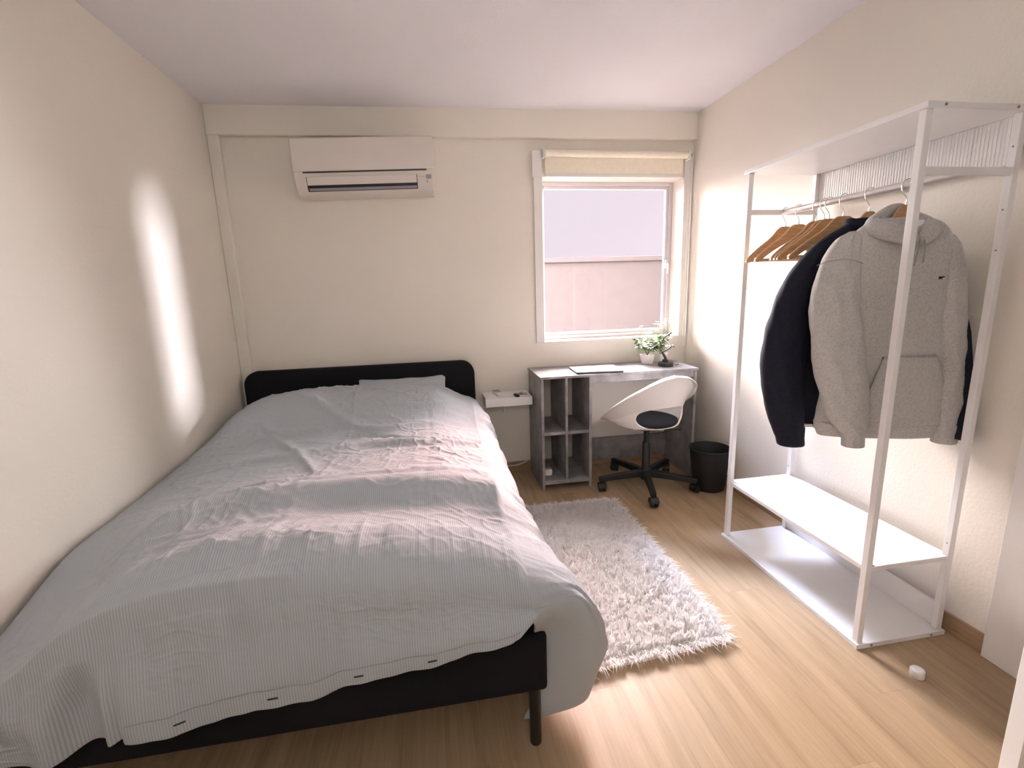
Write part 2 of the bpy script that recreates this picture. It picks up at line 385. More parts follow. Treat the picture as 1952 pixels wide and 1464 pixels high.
# ------------------------------------------------------------------ air conditioner
ac = thing('air_conditioner', 'white wall air conditioner above the bed headboard', 'air conditioner', (-.32, 3.05, 2.0))
ax0, ax1 = -.705, .064
def slope(x): return (x-ax0)/(ax1-ax0)*.026       # hung slightly out of level
def acprism(prof, x0, x1, name, mat, parent, bevel=.004):
    R = [[(x, y, z-.026+slope(x)) for y, z in prof] for x in (x0, x1)]
    return MB().rings(R).build(name, mat, parent, bevel=bevel)
body = [(3.172, 2.158), (2.975, 2.158), (2.962, 2.150), (2.960, 1.975), (2.968, 1.945), (2.985, 1.905), (3.005, 1.882), (3.04, 1.866), (3.172, 1.866)]
acb = acprism(body, ax0, ax1, 'body', 'ac_plastic', ac)
front = [(2.9615, 2.160), (2.950, 2.152), (2.947, 2.060), (2.949, 1.983), (2.9615, 1.979)]
acprism(front, ax0-.002, ax1+.002, 'front_panel', 'ac_plastic', ac)
# recessed outlet below the louver, the louver, display
acprism([(2.9525, 1.9805), (2.9525, 1.9745), (2.964, 1.9745), (2.964, 1.9805)], ax0+.05, ax1-.04, 'panel_gap', 'ac_dark', ac, 0)
outl = [(2.9645, 1.955), (2.9675, 1.940), (2.9845, 1.9005), (3.0, 1.8835), (3.02, 1.89), (3.0, 1.95)]
acprism(outl, ax0+.062, ax1-.095, 'air_outlet', 'ac_dark', ac, 0)
louv = [(2.958, 1.954), (2.960, 1.940), (2.971, 1.912), (2.975, 1.9135), (2.966, 1.942), (2.963, 1.955)]
acprism(louv, ax0+.066, ax1-.099, 'louver', 'ac_plastic', ac, .001)
acprism([(2.984, 1.8985), (2.994, 1.886), (2.997, 1.889), (2.988, 1.900)], ax0+.07, ax1-.1, 'inner_louver', 'grey_print', ac, 0)
acprism([(2.9595, 1.951), (2.9655, 1.930), (2.9668, 1.9305), (2.961, 1.952)], ax1-.045, ax1-.014, 'display', 'grey_print', ac, 0)
acprism([(2.9598, 1.9435), (2.9605, 1.9415), (2.963, 1.9418), (2.962, 1.944)], ax1-.086, ax1-.052, 'lettering', 'grey_print', ac, 0)
acprism([(2.971, 1.922), (2.976, 1.910), (2.978, 1.9105), (2.973, 1.923)], ax1-.040, ax1-.0375, 'arrow_mark', 'ac_dark', ac, 0)

# ------------------------------------------------------------------ floating shelf and what is on it
sh = thing('floating_shelf', 'small white floating shelf between bed and desk', 'shelf', (.46, 3.05, .58))
MB().box(.310, .618, 2.955, 3.174, .537, .592).build('board', 'white_lacquer', sh, bevel=.002)
MB().box(.452, .462, 3.150, 3.174, .445, .537).build('bracket', 'white_plastic', sh, bevel=.002)
rc = thing('remote_control', 'white air conditioner remote on the floating shelf', 'remote', (.40, 3.06, .592))
q = Matrix.Rotation(math.radians(10), 3, 'Z')
rx, ry, rz = q @ Vector((1, 0, 0)), q @ Vector((0, 1, 0)), Vector((0, 0, 1))
MB().obox((.410, 3.07, .601), rx, ry, rz, .024, .068, .009).build('case', 'remote_white', rc, bevel=.004)
MB().obox(Vector((.410, 3.07, .6103))+ry*.030, rx, ry, rz, .019, .026, .0006).build('screen', 'grey_print', rc)
MB().obox(Vector((.410, 3.07, .6103))+ry*.064, rx, ry, rz, .023, .006, .0012).build('emitter', 'ac_dark', rc)
for i in range(3): MB().obox(Vector((.410, 3.07, .6105))-ry*.012+rx*(i-1)*.013, rx, ry, rz, .004, .006, .0012).build('button', 'white_plastic', rc, bevel=.001)
ky = thing('key_bunch', 'bunch of keys with black fob on the floating shelf', 'keys', (.52, 3.0, .592))
MB().obox((.519, 2.99, .600), (.98, .2, 0), (-.2, .98, 0), rz, .011, .03, .008).build('fob', 'black_plastic', ky, bevel=.004)
rg = [(.532+.016*math.cos(a), 3.025+.016*math.sin(a), .597+.004*math.sin(a)) for a in np.linspace(0, 2*PI, 25)]
MB().tube(rg, .0014, 6).build('ring', 'steel', ky)
for i, an in enumerate((-10, 25, 58)):
    d = Vector((math.cos(math.radians(an)), math.sin(math.radians(an)), 0)); n_ = Vector((-d.y, d.x, 0)); c0 = Vector((.545, 3.028, .596+.003*i))
    kb = MB(); kb.obox(c0+d*.012, d, n_, rz, .012, .010, .0011); kb.obox(c0+d*.039, d, n_, rz, .017, .0035, .0011); kb.obox(c0+d*.045-n_*.004, d, n_, rz, .006, .002, .0011)
    kb.build('key', 'brass', ky, bevel=.0006)
# white cable by the skirting
cb = MB(); cp_ = [(.30, 3.13, .006), (.40, 3.145, .03), (.46, 3.155, .048), (.54, 3.155, .05), (.595, 3.155, .066), (.635, 3.1675, .086), (.72, 3.1675, .092)]
cb.tube(cp_, .0035, 8)
tag(cb.build('power_cable', 'white_plastic'), 'white power cable along the skirting beside the desk', 'cable')

# ------------------------------------------------------------------ desk
dk = thing('desk', 'grey concrete look desk with open cubbies under the window', 'desk', (1.16, 2.98, 0))
dx0, dx1, dy0, dy1, dh = .635, 1.680, 2.780, 3.160, .749
def bd(*a, name='panel'): return MB().box(*a).build(name, 'desk_board', dk, bevel=.0012)
bd(dx0-.004, dx1+.004, dy0-.004, dy1, dh-.016, dh, name='desktop')
bd(.637, .654, dy0, dy1, 0, dh-.016, name='side_panel')
bd(.947, .965, dy0, dy1, 0, dh-.016, name='side_panel')
bd(1.660, 1.677, dy0, dy1, 0, dh-.016, name='side_panel')
bd(.792, .808, dy0+.002, dy1, .068, dh-.016, name='divider')
bd(.654, .947, dy0+.001, dy1, .042, .068, name='bottom_shelf')
bd(.654, .792, dy0+.003, dy1, .370, .391, name='middle_shelf')
bd(.808, .947, dy0+.003, dy1, .370, .391, name='middle_shelf')
bd(.965, 1.660, dy0+.012, dy0+.029, .690, dh-.016, name='apron')
bd(.965, 1.660, 3.142, 3.158, .038, .205, name='modesty_panel')
# white adapter in the lower left cubby
wbx = thing('power_adapter', 'white rounded plug adapter in the lower left desk cubby', 'adapter', (.70, 2.9, .068))
MB().box(.662, .722, 2.85, 2.95, .069, .116).build('case', 'white_plastic', wbx, bevel=.014, seg=4)
MB().box(.668, .716, 2.885, 2.945, .1155, .118).build('top_plate', 'grey_print', wbx, bevel=.002)

# laptop
lp = thing('laptop', 'closed silver laptop on the grey desk', 'laptop', (1.03, 2.9, dh))
c = Vector((1.031, 2.900, dh)); an = math.radians(-3.5); lx, ly = Vector((math.cos(an), math.sin(an), 0)), Vector((-math.sin(an), math.cos(an), 0))
MB().obox(c+Vector((0, 0, .0045)), lx, ly, rz, .152, .106, .0035).build('base', 'laptop_edge', lp, bevel=.003)
MB().obox(c+Vector((0, 0, .0115)), lx, ly, rz, .152, .106, .0035).build('lid', 'laptop_aluminium', lp, bevel=.003)
em = []
for a in np.linspace(0, 2*PI, 40, endpoint=False):   # small fruit-shaped lid emblem
    rr = .0135*(1-.16*math.exp(-((a-PI/2)/.35)**2)-.10*math.exp(-((a-3*PI/2)/.3)**2)-.34*math.exp(-(min(a, 2*PI-a)/.42)**2))
    em.append((rr*math.cos(a), rr*math.sin(a)*1.02))
eb = MB(); eb.rings([[c+lx*p[0]+ly*p[1]+Vector((0, 0, z)) for p in em] for z in (.0149, .0153)])
lfp = [(0, .0155), (.003, .018), (.008, .023), (.0035, .0235), (.0005, .020)]
eb.rings([[c+lx*p[0]+ly*p[1]+Vector((0, 0, z)) for p in lfp] for z in (.0149, .0153)])
eb.build('emblem', 'emblem_dark', lp, smooth=0)

# ------------------------------------------------------------------ potted plants
def leaf_mb(mb, base, d, length, width, droop, side):
    d = Vector(d).normalized(); s_ = d.cross(Vector((0, 0, 1)))
    s_ = s_.normalized() if s_.length > .05 else Vector((1, 0, 0)); nrm = s_.cross(d)
    s_ = (s_*math.cos(side)+nrm*math.sin(side)).normalized(); R = []
    for i, (t_, w_) in enumerate(((0, .12), (.25, .8), (.5, 1), (.75, .7), (1, .04))):
        p = Vector(base)+d*length*t_+Vector((0, 0, -droop*length*t_*t_)); cup = Vector((0, 0, .12*width*w_))
        R.append([p-s_*width*w_*.5+cup, p, p+s_*width*w_*.5+cup])
    mb.rings(R, closed=False)
def plant(name, label, c, seed, hgt, spread, flowers, pale):
    rr = random.Random(seed); p = thing(name, label, 'plant', c, 'white potted plants on the desk')
    cx, cy_, cz = c; a = .026; 
    prof = [(.021, 0), (.0245, .003), (.031, .055), (.0335, .068), (.0300, .068), (.0285, .06)]
    R = []
    for r_, z in prof:
        rgn = []
        for k in range(24):
            an = 2*PI*k/24+.35; q_ = (abs(math.cos(an-.35))**5+abs(math.sin(an-.35))**5)**(-1/5)
            rgn.append((cx+r_*1.22*q_*math.cos(an), cy_+r_*1.22*q_*math.sin(an), cz+z))
        R.append(rgn)
    MB().rings(R).build('pot', 'pot_white', p)
    MB().lathe([(.030, .058), (.001, .061)], c, 16).build('soil', 'soil', p)
    st = MB(); tips = []
    for i in range(11):
        an = 2*PI*i/11+rr.uniform(-.3, .3); out = rr.uniform(.25, 1)*spread; h = hgt*rr.uniform(.55, 1)*(1.05-.4*out/spread)
        b = Vector((cx, cy_, cz+.06)); tp = Vector((cx+out*math.cos(an), cy_+.6*out*math.sin(an), cz+.06+h)); md = (b+tp)/2+Vector((0, 0, .02))-(tp-b)*.08*0
        st.tube([b, md, tp], .0012, 5); tips.append((b, md, tp))
    st.build('stem', 'stem', p)
    for i in range(105):
        b, md, tp = tips[i % 11]; t_ = rr.uniform(.35, 1.05); q_ = b.lerp(tp, t_); an = rr.uniform(0, 2*PI)
        mb = MB(); leaf_mb(mb, q_, (math.cos(an), math.sin(an), rr.uniform(-.2, .8)), rr.uniform(.030, .058), rr.uniform(.015, .024), rr.uniform(.1, .5), rr.uniform(-.5, .5))
        u = rr.random()
        mb.build('leaf', 'leaf_dark' if u < .36 else ('leaf_green' if u < 1-pale else 'leaf_pale'), p, smooth=60)
    for i in range(flowers):
        an = rr.uniform(-.6, PI+.6); o_ = rr.uniform(.3, 1)*spread*1.1; fp = Vector((cx+o_*math.cos(an), cy_+.5*o_*math.sin(an), cz+.06+hgt*rr.uniform(.95, 1.42)))
        mb = MB(); mb.tube([Vector((cx, cy_, cz+.06)), fp], .0010, 5); mb.build('flower_stem', 'leaf_pale', p)
        mb = MB()
        for k in range(7):
            a2 = 2*PI*k/7; leaf_mb(mb, fp, (math.cos(a2), math.sin(a2), .5), .018, .011, .3, 0)
        mb.build('flower', 'flower_white', p, smooth=60)
plant('potted_plant', 'green leafy plant in white square pot, left one on the desk', (1.449, 3.035, dh), 3, .165, .115, 3, .25)
plant('potted_plant', 'plant with pale flowers in white pot behind the black lamp', (1.556, 3.055, dh), 8, .175, .085, 12, .45)

# spiral table lamp
lm = thing('table_lamp', 'black spiral table lamp with round base on the desk', 'lamp', (1.525, 2.915, dh))
lc = Vector((1.525, 2.915, dh))
MB().lathe([(.046, 0), (.049, .003), (.049, .023), (.046, .027)], lc, 36).build('base', 'lamp_black', lm)
MB().obox(lc+Vector((-.006, 0, .035)), (1, 0, 0), (0, 1, 0), rz, .017, .011, .011).build('stem_foot', 'lamp_black', lm, bevel=.003)
sp = [lc+Vector((.002, 0, .03)), lc+Vector((-.002, 0, .052)), lc+Vector((-.014, 0, .074)), lc+Vector((-.026, 0, .092))]
MB().tube(sp, [.010, .0095, .008, .007], 10).build('stem', 'lamp_black', lm)
def spiral(r, off):
    P = []
    for t_ in np.linspace(0, 1, 60):
        a = PI+2*PI*1.35*t_; R_ = r*(1-.25*t_)
        P.append(lc+Vector((R_*math.cos(a)*.95+.012*t_, R_*math.sin(a)*.55, .088+.135*t_+off)))
    return P
MB().tube(spiral(.034, 0), .0042, 8).build('spiral_arm', 'lamp_black', lm)
MB().tube(spiral(.0295, .002), .0036, 8).build('light_strip', 'lamp_diffuser', lm)
MB().tube([lc+Vector((.046, 0, .010)), lc+Vector((.062, .004, .012)), lc+Vector((.085, .012, .004)), lc+Vector((.11, .03, .0025))], .0022, 6).build('cord', 'lamp_black', lm)

# ------------------------------------------------------------------ waste bin
wbn = thing('waste_bin', 'round black plastic waste bin behind the rack post', 'bin', (1.665, 2.60, 0))
bc = (1.682, 2.600, 0)
MB().lathe([(.090, .0), (.094, .004), (.120, .245), (.123, .255), (.126, .262), (.126, .268), (.122, .270), (.121, .264), (.116, .25), (.090, .010), (.001, .008)], bc, 48, False).build('bucket', 'bin_plastic', wbn)
MB().lathe([(.0885, 0), (.088, .006), (.088, .0065), (.001, .0065)], bc, 48).build('base', 'bin_plastic', wbn)

# ------------------------------------------------------------------ swivel chair
chx, chy = 1.308, 2.718
cr = thing('desk_chair', 'white shell swivel chair on black five star base', 'chair', (chx, chy, 0))
rear = math.radians(282)
NTH, NSE, NWA = 160, 22, 46
def zrim(d):   # d: angle off the rear
    return smooth_interp(np.abs(d), [0, .35, .9, 1.45, 2.08, 2.6, PI], [.765, .75, .675, .565, .452, .443, .440])
def rrim(d):
    return smooth_interp(np.abs(d), [0, .9, 1.5, 2.08, 2.6, PI], [.235, .262, .272, .278, .255, .240])
def rseat(d):
    return smooth_interp(np.abs(d), [0, .9, 1.5, 2.1, PI], [.178, .190, .198, .205, .200])
hole_c, hole_h, hole_a = .500, .064, .95
V = []; F = []
for it in range(NTH):
    d = -PI+2*PI*it/NTH; a = rear+d; zr, rr, rs = float(zrim(d)), float(rrim(d)), float(rseat(d))
    for k in range(NSE+NWA+1):
        if k <= NSE:
            t_ = k/NSE; r_ = max(rs*t_, .002); z = .416+.020*t_**3
        else:
            t_ = (k-NSE)/NWA; h = zr-.436
            z = .436+h*t_**1.0 if h > .03 else .436+h*t_
            bulge = t_**1.8
            if h > .06: r_ = lerp(rs+.012*math.sin(PI*min(t_*2.2, 1)), rr, bulge)
            else: r_ = lerp(rs, rr, t_)
            if h > .06: r_ += .0*t_
        V.append([chx+r_*math.cos(a), chy+r_*math.sin(a), z, d, z])
V = np.array(V); n2 = NSE+NWA+1
inh = lambda d, z: (abs(d/hole_a)**3+abs((z-hole_c)/hole_h)**2.6)
def in_hole(idx):
    d, z = V[idx, 3], V[idx, 4]
    return idx % n2 > NSE and inh(d, z) < 1
hol = np.array([in_hole(i) for i in range(len(V))])
for it in range(NTH):
    jt = (it+1) % NTH
    for k in range(n2-1):
        q_ = (it*n2+k, jt*n2+k, jt*n2+k+1, it*n2+k+1)
        if sum(hol[list(q_)]) >= 2: continue
        F.append(q_)
mb = MB(); mb.v = [tuple(p[:3]) for p in V]; mb.f = F
shell = mb.build('shell', 'chair_plastic', cr, smooth=60)
import bmesh as _bm
bm = _bm.new(); bm.from_mesh(shell.data); _bm.ops.remove_doubles(bm, verts=bm.verts, dist=.0015)
_bm.ops.delete(bm, geom=[v_ for v_ in bm.verts if not v_.link_faces], context='VERTS')
# ease the cut edge of the hole
for _ in range(10):
    mv = {}
    for v_ in bm.verts:
        ed = [e_ for e_ in v_.link_edges if e_.is_boundary]
        if len(ed) == 2 and v_.co.z < .60 and (v_.co.xy-Vector((chx, chy))).dot(Vector((math.cos(rear), math.sin(rear)))) > .05:
            mv[v_] = v_.co*.4+sum((e_.other_vert(v_).co for e_ in ed), Vector())*.3
    for v_, c_ in mv.items(): v_.co = c_
_bm.ops.recalc_face_normals(bm, faces=bm.faces); bm.to_mesh(shell.data); bm.free()
sm = shell.modifiers.new('thickness', 'SOLIDIFY'); sm.thickness = .009; sm.offset = 0
sb = shell.modifiers.new('round', 'BEVEL'); sb.width = .003; sb.segments = 2; sb.limit_method = 'ANGLE'; sb.angle_limit = math.radians(60)
# rolled lip round the rim
lipR = []
for it in range(NTH):
    d = -PI+2*PI*it/NTH; a = rear+d; zr, rr = float(zrim(d)), float(rrim(d)); hh = min(1, max(0, (zr-.44)/.1))
    o_ = Vector((math.cos(a), math.sin(a), 0)); c_ = Vector((chx, chy, zr))+o_*rr
    w_ = .012+.016*hh
    lipR.append([c_+Vector((0, 0, -.004))-o_*.004, c_+Vector((0, 0, .004))-o_*.003, c_+Vector((0, 0, .005))+o_*w_*.5, c_+Vector((0, 0, -.003))+o_*w_, c_+Vector((0, 0, -.008))+o_*w_*.95, c_+Vector((0, 0, -.004))+o_*w_*.4])
lipR.append(lipR[0])
MB().rings(lipR, True, False, False).build('rim', 'chair_plastic', cr, smooth=70)
# pad
R = []
for r_, z in ((.02, .428), (.15, .430), (.178, .438), (.185, .449), (.180, .460), (.15, .468), (.07, .466), (.005, .464)):
    R.append([(chx+r_*1.02*math.cos(a), chy+r_*1.02*math.sin(a), z) for a in np.linspace(0, 2*PI, 48, endpoint=False)])
MB().rings(R).build('seat_pad', 'seat_fabric', cr, smooth=60)
MB().lathe([(.018, .385), (.10, .40), (.11, .412)], (chx, chy, 0), 24).build('seat_plate', 'black_plastic', cr)
for an in (200, 320, 80):
    MB().lathe([(.012, .395), (.014, .402), (.016, .412)], (chx+.10*math.cos(math.radians(an)), chy+.10*math.sin(math.radians(an)), 0), 14).build('bolt_cap', 'white_plastic', cr)
MB().tube([(chx, chy, .392), (chx+.11, chy-.04, .385), (chx+.20, chy-.07, .384)], [.006, .005, .005], 8).build('lever', 'black_plastic', cr)
MB().lathe([(.028, .05), (.036, .06), (.036, .10), (.026, .125), (.0245, .29), (.021, .30), (.0165, .30), (.0165, .40)], (chx, chy, 0), 24).build('column', 'black_plastic', cr)
for i in range(5):
    a = math.radians(37.5+72*i); d = Vector((math.cos(a), math.sin(a), 0)); n_ = Vector((-d.y, d.x, 0)); c0 = Vector((chx, chy, 0))
    R = []
    for r_, z, hw_, hh in ((.018, .092, .025, .022), (.12, .090, .021, .019), (.22, .085, .018, .017), (.295, .080, .017, .016), (.318, .078, .017, .015)):
        p = c0+d*r_+Vector((0, 0, z)); R.append([p-n_*hw_-rz*hh, p+n_*hw_-rz*hh, p+n_*hw_*.85+rz*hh, p-n_*hw_*.85+rz*hh])
    leg = MB().rings(R).build('leg', 'black_plastic', cr, bevel=.004)
    cc = c0+d*.300; wa = a+math.radians([25, -60, 80, 10, 60][i]); wd = Vector((math.cos(wa), math.sin(wa), 0)); wx = Vector((-wd.y, wd.x, 0)); wc = cc+wd*.012
    cm = MB()
    for s_ in (-1, 1):
        R = []
        for off, r_ in ((.005, .024), (.006, .0285), (.020, .0285), (.023, .024)):
            R.append([wc+wx*s_*off+(wd*math.cos(t_)+rz*math.sin(t_))*r_+rz*.0286 for t_ in np.linspace(0, 2*PI, 24, endpoint=False)])
        cm.rings(R)
    cst = cm.build('caster', 'black_plastic', leg, smooth=35)
    hm = MB(); R = []
    for t_ in np.linspace(-.3, PI*.95, 14):
        o_ = wc+rz*.0286+(wd*math.cos(t_)*-1+rz*math.sin(t_))*.0325; R.append([o_-wx*.024, o_+wx*.024, o_+wx*.024-(o_-wc-rz*.0286)*.10, o_-wx*.024-(o_-wc-rz*.0286)*.10])
    hm.rings(R); hm.tube([cc+rz*.05, cc+rz*.070], .008, 10); hm.build('caster_hood', 'black_plastic', leg, smooth=50)

# ------------------------------------------------------------------ clothes rack
rk = thing('clothes_rack', 'white open clothes rack with two low shelves', 'clothes rack', (1.59, 1.63, 0))
X0, X1, Y0, Y1, RH = 1.4068, 1.7724, 1.2332, 2.036, 1.770
X1 = 1.778
pt = .022
def rk_b(a, name, mat='white_lacquer', bev=.0015): return MB().box(*a).build(name, mat, rk, bevel=bev)
for (xa, ya) in ((X0+.008, Y0+.008), (X0+.008, Y1-.008-pt), (X1-pt-.008, Y0+.008), (X1-pt-.008, Y1-.008-pt)):
    po = rk_b((xa, xa+pt, ya, ya+pt, .018, RH-.018), 'post')
    for z in ((.36, 1.36, 1.48, 1.66) if xa > 1.6 else ()):
        MB().tube([(xa-.0008, ya+pt/2, z), (xa+.002, ya+pt/2, z)], .0028, 8).build('screw', 'screw_metal', po)
rk_b((X0, X1, Y0, Y1, .0, .018), 'bottom_board'); tb = rk_b((X0, X1, Y0, Y1, RH-.018, RH), 'top_board')
rk_b((X0+.010, X1-.010, Y0+.032, Y1-.010, .294, .312), 'middle_shelf')
rk_b((X0+.03, X0+.05, Y0+.01, Y0+.032, .294, .312), 'shelf_corner'); rk_b((X0+.03, X1-.03, Y0+.012, Y0+.033, .294, .312), 'shelf_edge')
for y in (Y0+.01, Y1-.028): rk_b((X0+.03, X1-.03, y, y+.018, 1.578, 1.600), 'crossbar')
MB().tube([(1.59, Y0+.028, 1.588), (1.59, Y1-.028, 1.588)], .0125, 20).build('hanging_rail', 'rail_metal', rk)
# ribbed back strips
bs = MB(); n = 50; ya, yb = Y0+.030, Y1-.030
zz0, zz1 = 1.612, RH-.018; x_ = X1-.012
rk_b((x_, x_+.006, ya, yb, zz0, zz1), 'back_strip')
ribm = B(-.0006, .0015, -.0030, .0030, zz0+.003, zz1-.003).mesh('rib', 'white_lacquer', 0)
for i in range(int((yb-ya)/.0115)):
    o = bpy.data.objects.new('rib', ribm); COL.objects.link(o); o.location = (x_-.001, ya+.006+i*.0115, 0); attach(o, rk)
rk_b((x_-.004, x_+.008, ya, yb, .018, .110), 'back_strip')
for x in (X0+.06, X1-.06): MB().tube([(x, Y0-.0015, .009), (x, Y0+.002, .009)], .0042, 10).build('screw', 'screw_metal', rk); MB().tube([(x, Y0-.0015, RH-.009), (x, Y0+.002, RH-.009)], .0042, 10).build('screw', 'screw_metal', rk)

# hangers
def hanger(y, rot, label, hw=1.):
    c = Vector((1.59, y, 0)); h = thing('coat_hanger', label, 'hanger', (1.59, y, 1.588), 'wooden hangers on the rail')
    top = [(0, 1.524), (.022, 1.523), (.040, 1.512), (.058, 1.490), (.085, 1.468), (.125, 1.443), (.170, 1.413), (.200, 1.391), (.214, 1.374)]
    bot = [(.210, 1.366), (.190, 1.370), (.168, 1.385), (.122, 1.413), (.08, 1.435), (.045, 1.452), (.02, 1.462), (0, 1.464)]
    half = top+bot; full = [(-u, z) for u, z in reversed(top[1:])]+top+bot+[(-u, z) for u, z in reversed(bot[1:-1])]
    q_ = Matrix.Rotation(rot, 3, 'Z'); ex_ = q_ @ Vector((1, 0, 0)); ey_ = q_ @ Vector((0, 1, 0))
    def fwd(u): return -.030*(abs(u)/.21)**2
    th = .0065
    n_ = len(top); 
    # arms as rings running along u so they can curve forward
    us = np.linspace(-.212, .212, 41); R = []
    for u in us:
        au = abs(u); zt = float(np.interp(au, [p[0] for p in top], [p[1] for p in top])); zb = float(np.interp(au, [p[0] for p in bot[::-1]], [p[1] for p in bot[::-1]]))
        if au > .205: zb = zt-.008
        P = c+ex_*u*hw+ey_*fwd(u)*hw; w_ = th
        R.append([P+ey_*w_+rz*zb, P+ey_*w_*1.0+rz*(zt-.003), P+ey_*w_*.5+rz*zt, P-ey_*w_*.5+rz*zt, P-ey_*w_+rz*(zt-.003), P-ey_*w_+rz*zb])
    MB().rings(R).build('wooden_arm', 'hanger_wood', h, smooth=45)
    pb = [c+ex_*u*hw+ey_*(fwd(.19))*hw+rz*1.377 for u in np.linspace(-.19, .19, 5)]
    MB().tube(pb, .0055, 10).build('trouser_bar', 'hanger_wood', h)
    hk = [(0, 1.518), (0, 1.540), (-.004, 1.550), (-.017, 1.565), (-.0205, 1.582)]
    hk += [(.0185*math.cos(t_)-.002, 1.585+.0205*math.sin(t_)) for t_ in np.linspace(PI, -.35, 14)]
    MB().tube([c+ex_*u+rz*z for u, z in hk], .0017, 8).build('hook', 'steel', h)
    MB().tube([c+rz*1.522, c+rz*1.534], .0038, 10).build('ferrule', 'steel', h)
HG = [(1.980, 2, 'empty beech hanger at the far end of the rail'), (1.901, -3, 'empty beech hanger, second from the far end of the rail'),
      (1.805, -3, 'empty beech hanger, third from the far end of the rail'), (1.765, -8, 'empty beech hanger, fourth from the far end, touching its neighbours'),
      (1.741, -10, 'empty beech hanger, fifth from the far end of the rail'), (1.672, -12, 'beech hanger just behind the navy jacket'),
      (1.561, -16, 'beech hanger holding the navy jacket'), (1.423, -18, 'beech hanger holding the grey hoodie, nearest the camera')]
for y, r_, lb in HG: hanger(y, math.radians(r_), lb, .62 if 'holding' in lb else 1.)

# ------------------------------------------------------------------ garments
def frame(y, phi):
    a = math.radians(phi); return Vector((1.59, y, 0)), Vector((math.cos(a), -math.sin(a), 0)), Vector((-math.sin(a), -math.cos(a), 0))  # origin, across, toward the camera
def loft(keys, fr, n=40, m=44, power=2.3, wr=.004, seed=0, freq=9, power_lo=None):
    """keys: z, u centre, w centre (forward), half width, half depth -> mesh rings, wrinkled."""
    o_, e_, n_ = fr; K = np.array(keys, float); zz = np.linspace(0, 1, n)
    ks = np.linspace(0, 1, len(K)); P = np.stack([smooth_interp(zz, ks, K[:, i]) for i in range(5)], 1); R = []
    for i, (z, uc, wc, hu, hw_) in enumerate(P):
        ring = []
        for k in range(m):
            a = 2*PI*k/m; ca, sa_ = math.cos(a), math.sin(a)
            q_ = (abs(ca)**power+abs(sa_)**power)**(-1/power)
            wv = wr*(perlin(np.array(seed+ca*1.3*freq/6+z*freq*.35), np.array(seed*1.7+sa_*1.3+z*freq)).item()+.6*perlin(np.array(seed+ca*3), np.array(z*freq*2.2+sa_*2)).item())*2
            uu = uc+(hu*q_*ca)*(1+wv/.1*.25); ww = wc+(hw_*q_*sa_)+wv*np.sign(sa_)
            ring.append(o_+e_*uu+n_*ww+rz*z)
        R.append(ring)
    return R
def strip_on(fr, pts, w, d, lift):   # thin raised line following points (u, w, z)
    o_, e_, n_ = fr; return MB().tube([o_+e_*u+n_*(ww+lift)+rz*z for u, ww, z in pts], w, 6)

# grey hoodie
hf = frame(1.423, 18)
ho = thing('hoodie', 'grey heather hooded sweatshirt on the nearest hanger', 'hoodie', (1.59, 1.423, 1.5))
tors = [(.742, -.008, 0, .206, .058), (.80, -.008, 0, .205, .066), (.95, -.004, 0, .196, .062), (1.15, -.004, 0, .186, .056), (1.30, -.004, 0, .172, .052), (1.38, -.006, 0, .168, .046), (1.43, -.006, 0, .150, .038), (1.462, -.006, 0, .118, .030), (1.482, -.004, 0, .070, .026)]
MB().rings(loft(tors, hf, 56, 56, 2.6, .0045, 3, 8), True, False, True).build('torso', 'heather_fleece', ho, smooth=70)
MB().rings(loft([(.722, -.008, 0, .196, .052), (.735, -.008, 0, .200, .056), (.765, -.008, 0, .207, .064), (.772, -.008, 0, .207, .066)], hf, 10, 56, 2.6, .003, 5, 14), True, False, False).build('hem_band', 'heather_fleece', ho, smooth=70)
slL = [(.75, -.124, .078, .038, .034), (.80, -.142, .075, .063, .044), (.88, -.158, .066, .076, .046), (1.0, -.180, .052, .085, .048), (1.10, -.192, .038, .083, .050), (1.20, -.198, .018, .077, .052), (1.30, -.192, .010, .068, .049), (1.37, -.180, .004, .055, .042), (1.42, -.165, 0, .038, .032), (1.445, -.150, 0, .016, .014)]
MB().rings(loft(slL, hf, 54, 36, 2.2, .006, 9, 10), True, False, True).build('sleeve', 'heather_fleece', ho, smooth=70)
MB().rings(loft([(.702, -.121, .078, .034, .030), (.709, -.121, .078, .035, .031), (.75, -.124, .078, .036, .034), (.766, -.130, .077, .042, .038)], hf, 10, 36, 2.2, .002, 2, 12), True, False, False).build('cuff', 'heather_fleece', ho, smooth=70)
slR = [(.76, .196, .030, .034, .032), (.82, .192, .028, .044, .040), (.92, .186, .022, .048, .044), (1.05, .178, .014, .048, .046), (1.18, .168, .008, .047, .046), (1.30, .155, .002, .044, .044), (1.38, .143, 0, .036, .036), (1.42, .130, 0, .022, .024)]
MB().rings(loft(slR, hf, 46, 32, 2.2, .005, 17, 10), True, False, True).build('sleeve', 'heather_fleece', ho, smooth=70)
MB().rings(loft([(.705, .200, .030, .036, .030), (.72, .200, .030, .037, .031), (.765, .197, .030, .036, .034), (.775, .195, .030, .038, .035)], hf, 10, 32, 2.2, .002, 4, 12), True, False, False).build('cuff', 'heather_fleece', ho, smooth=70)
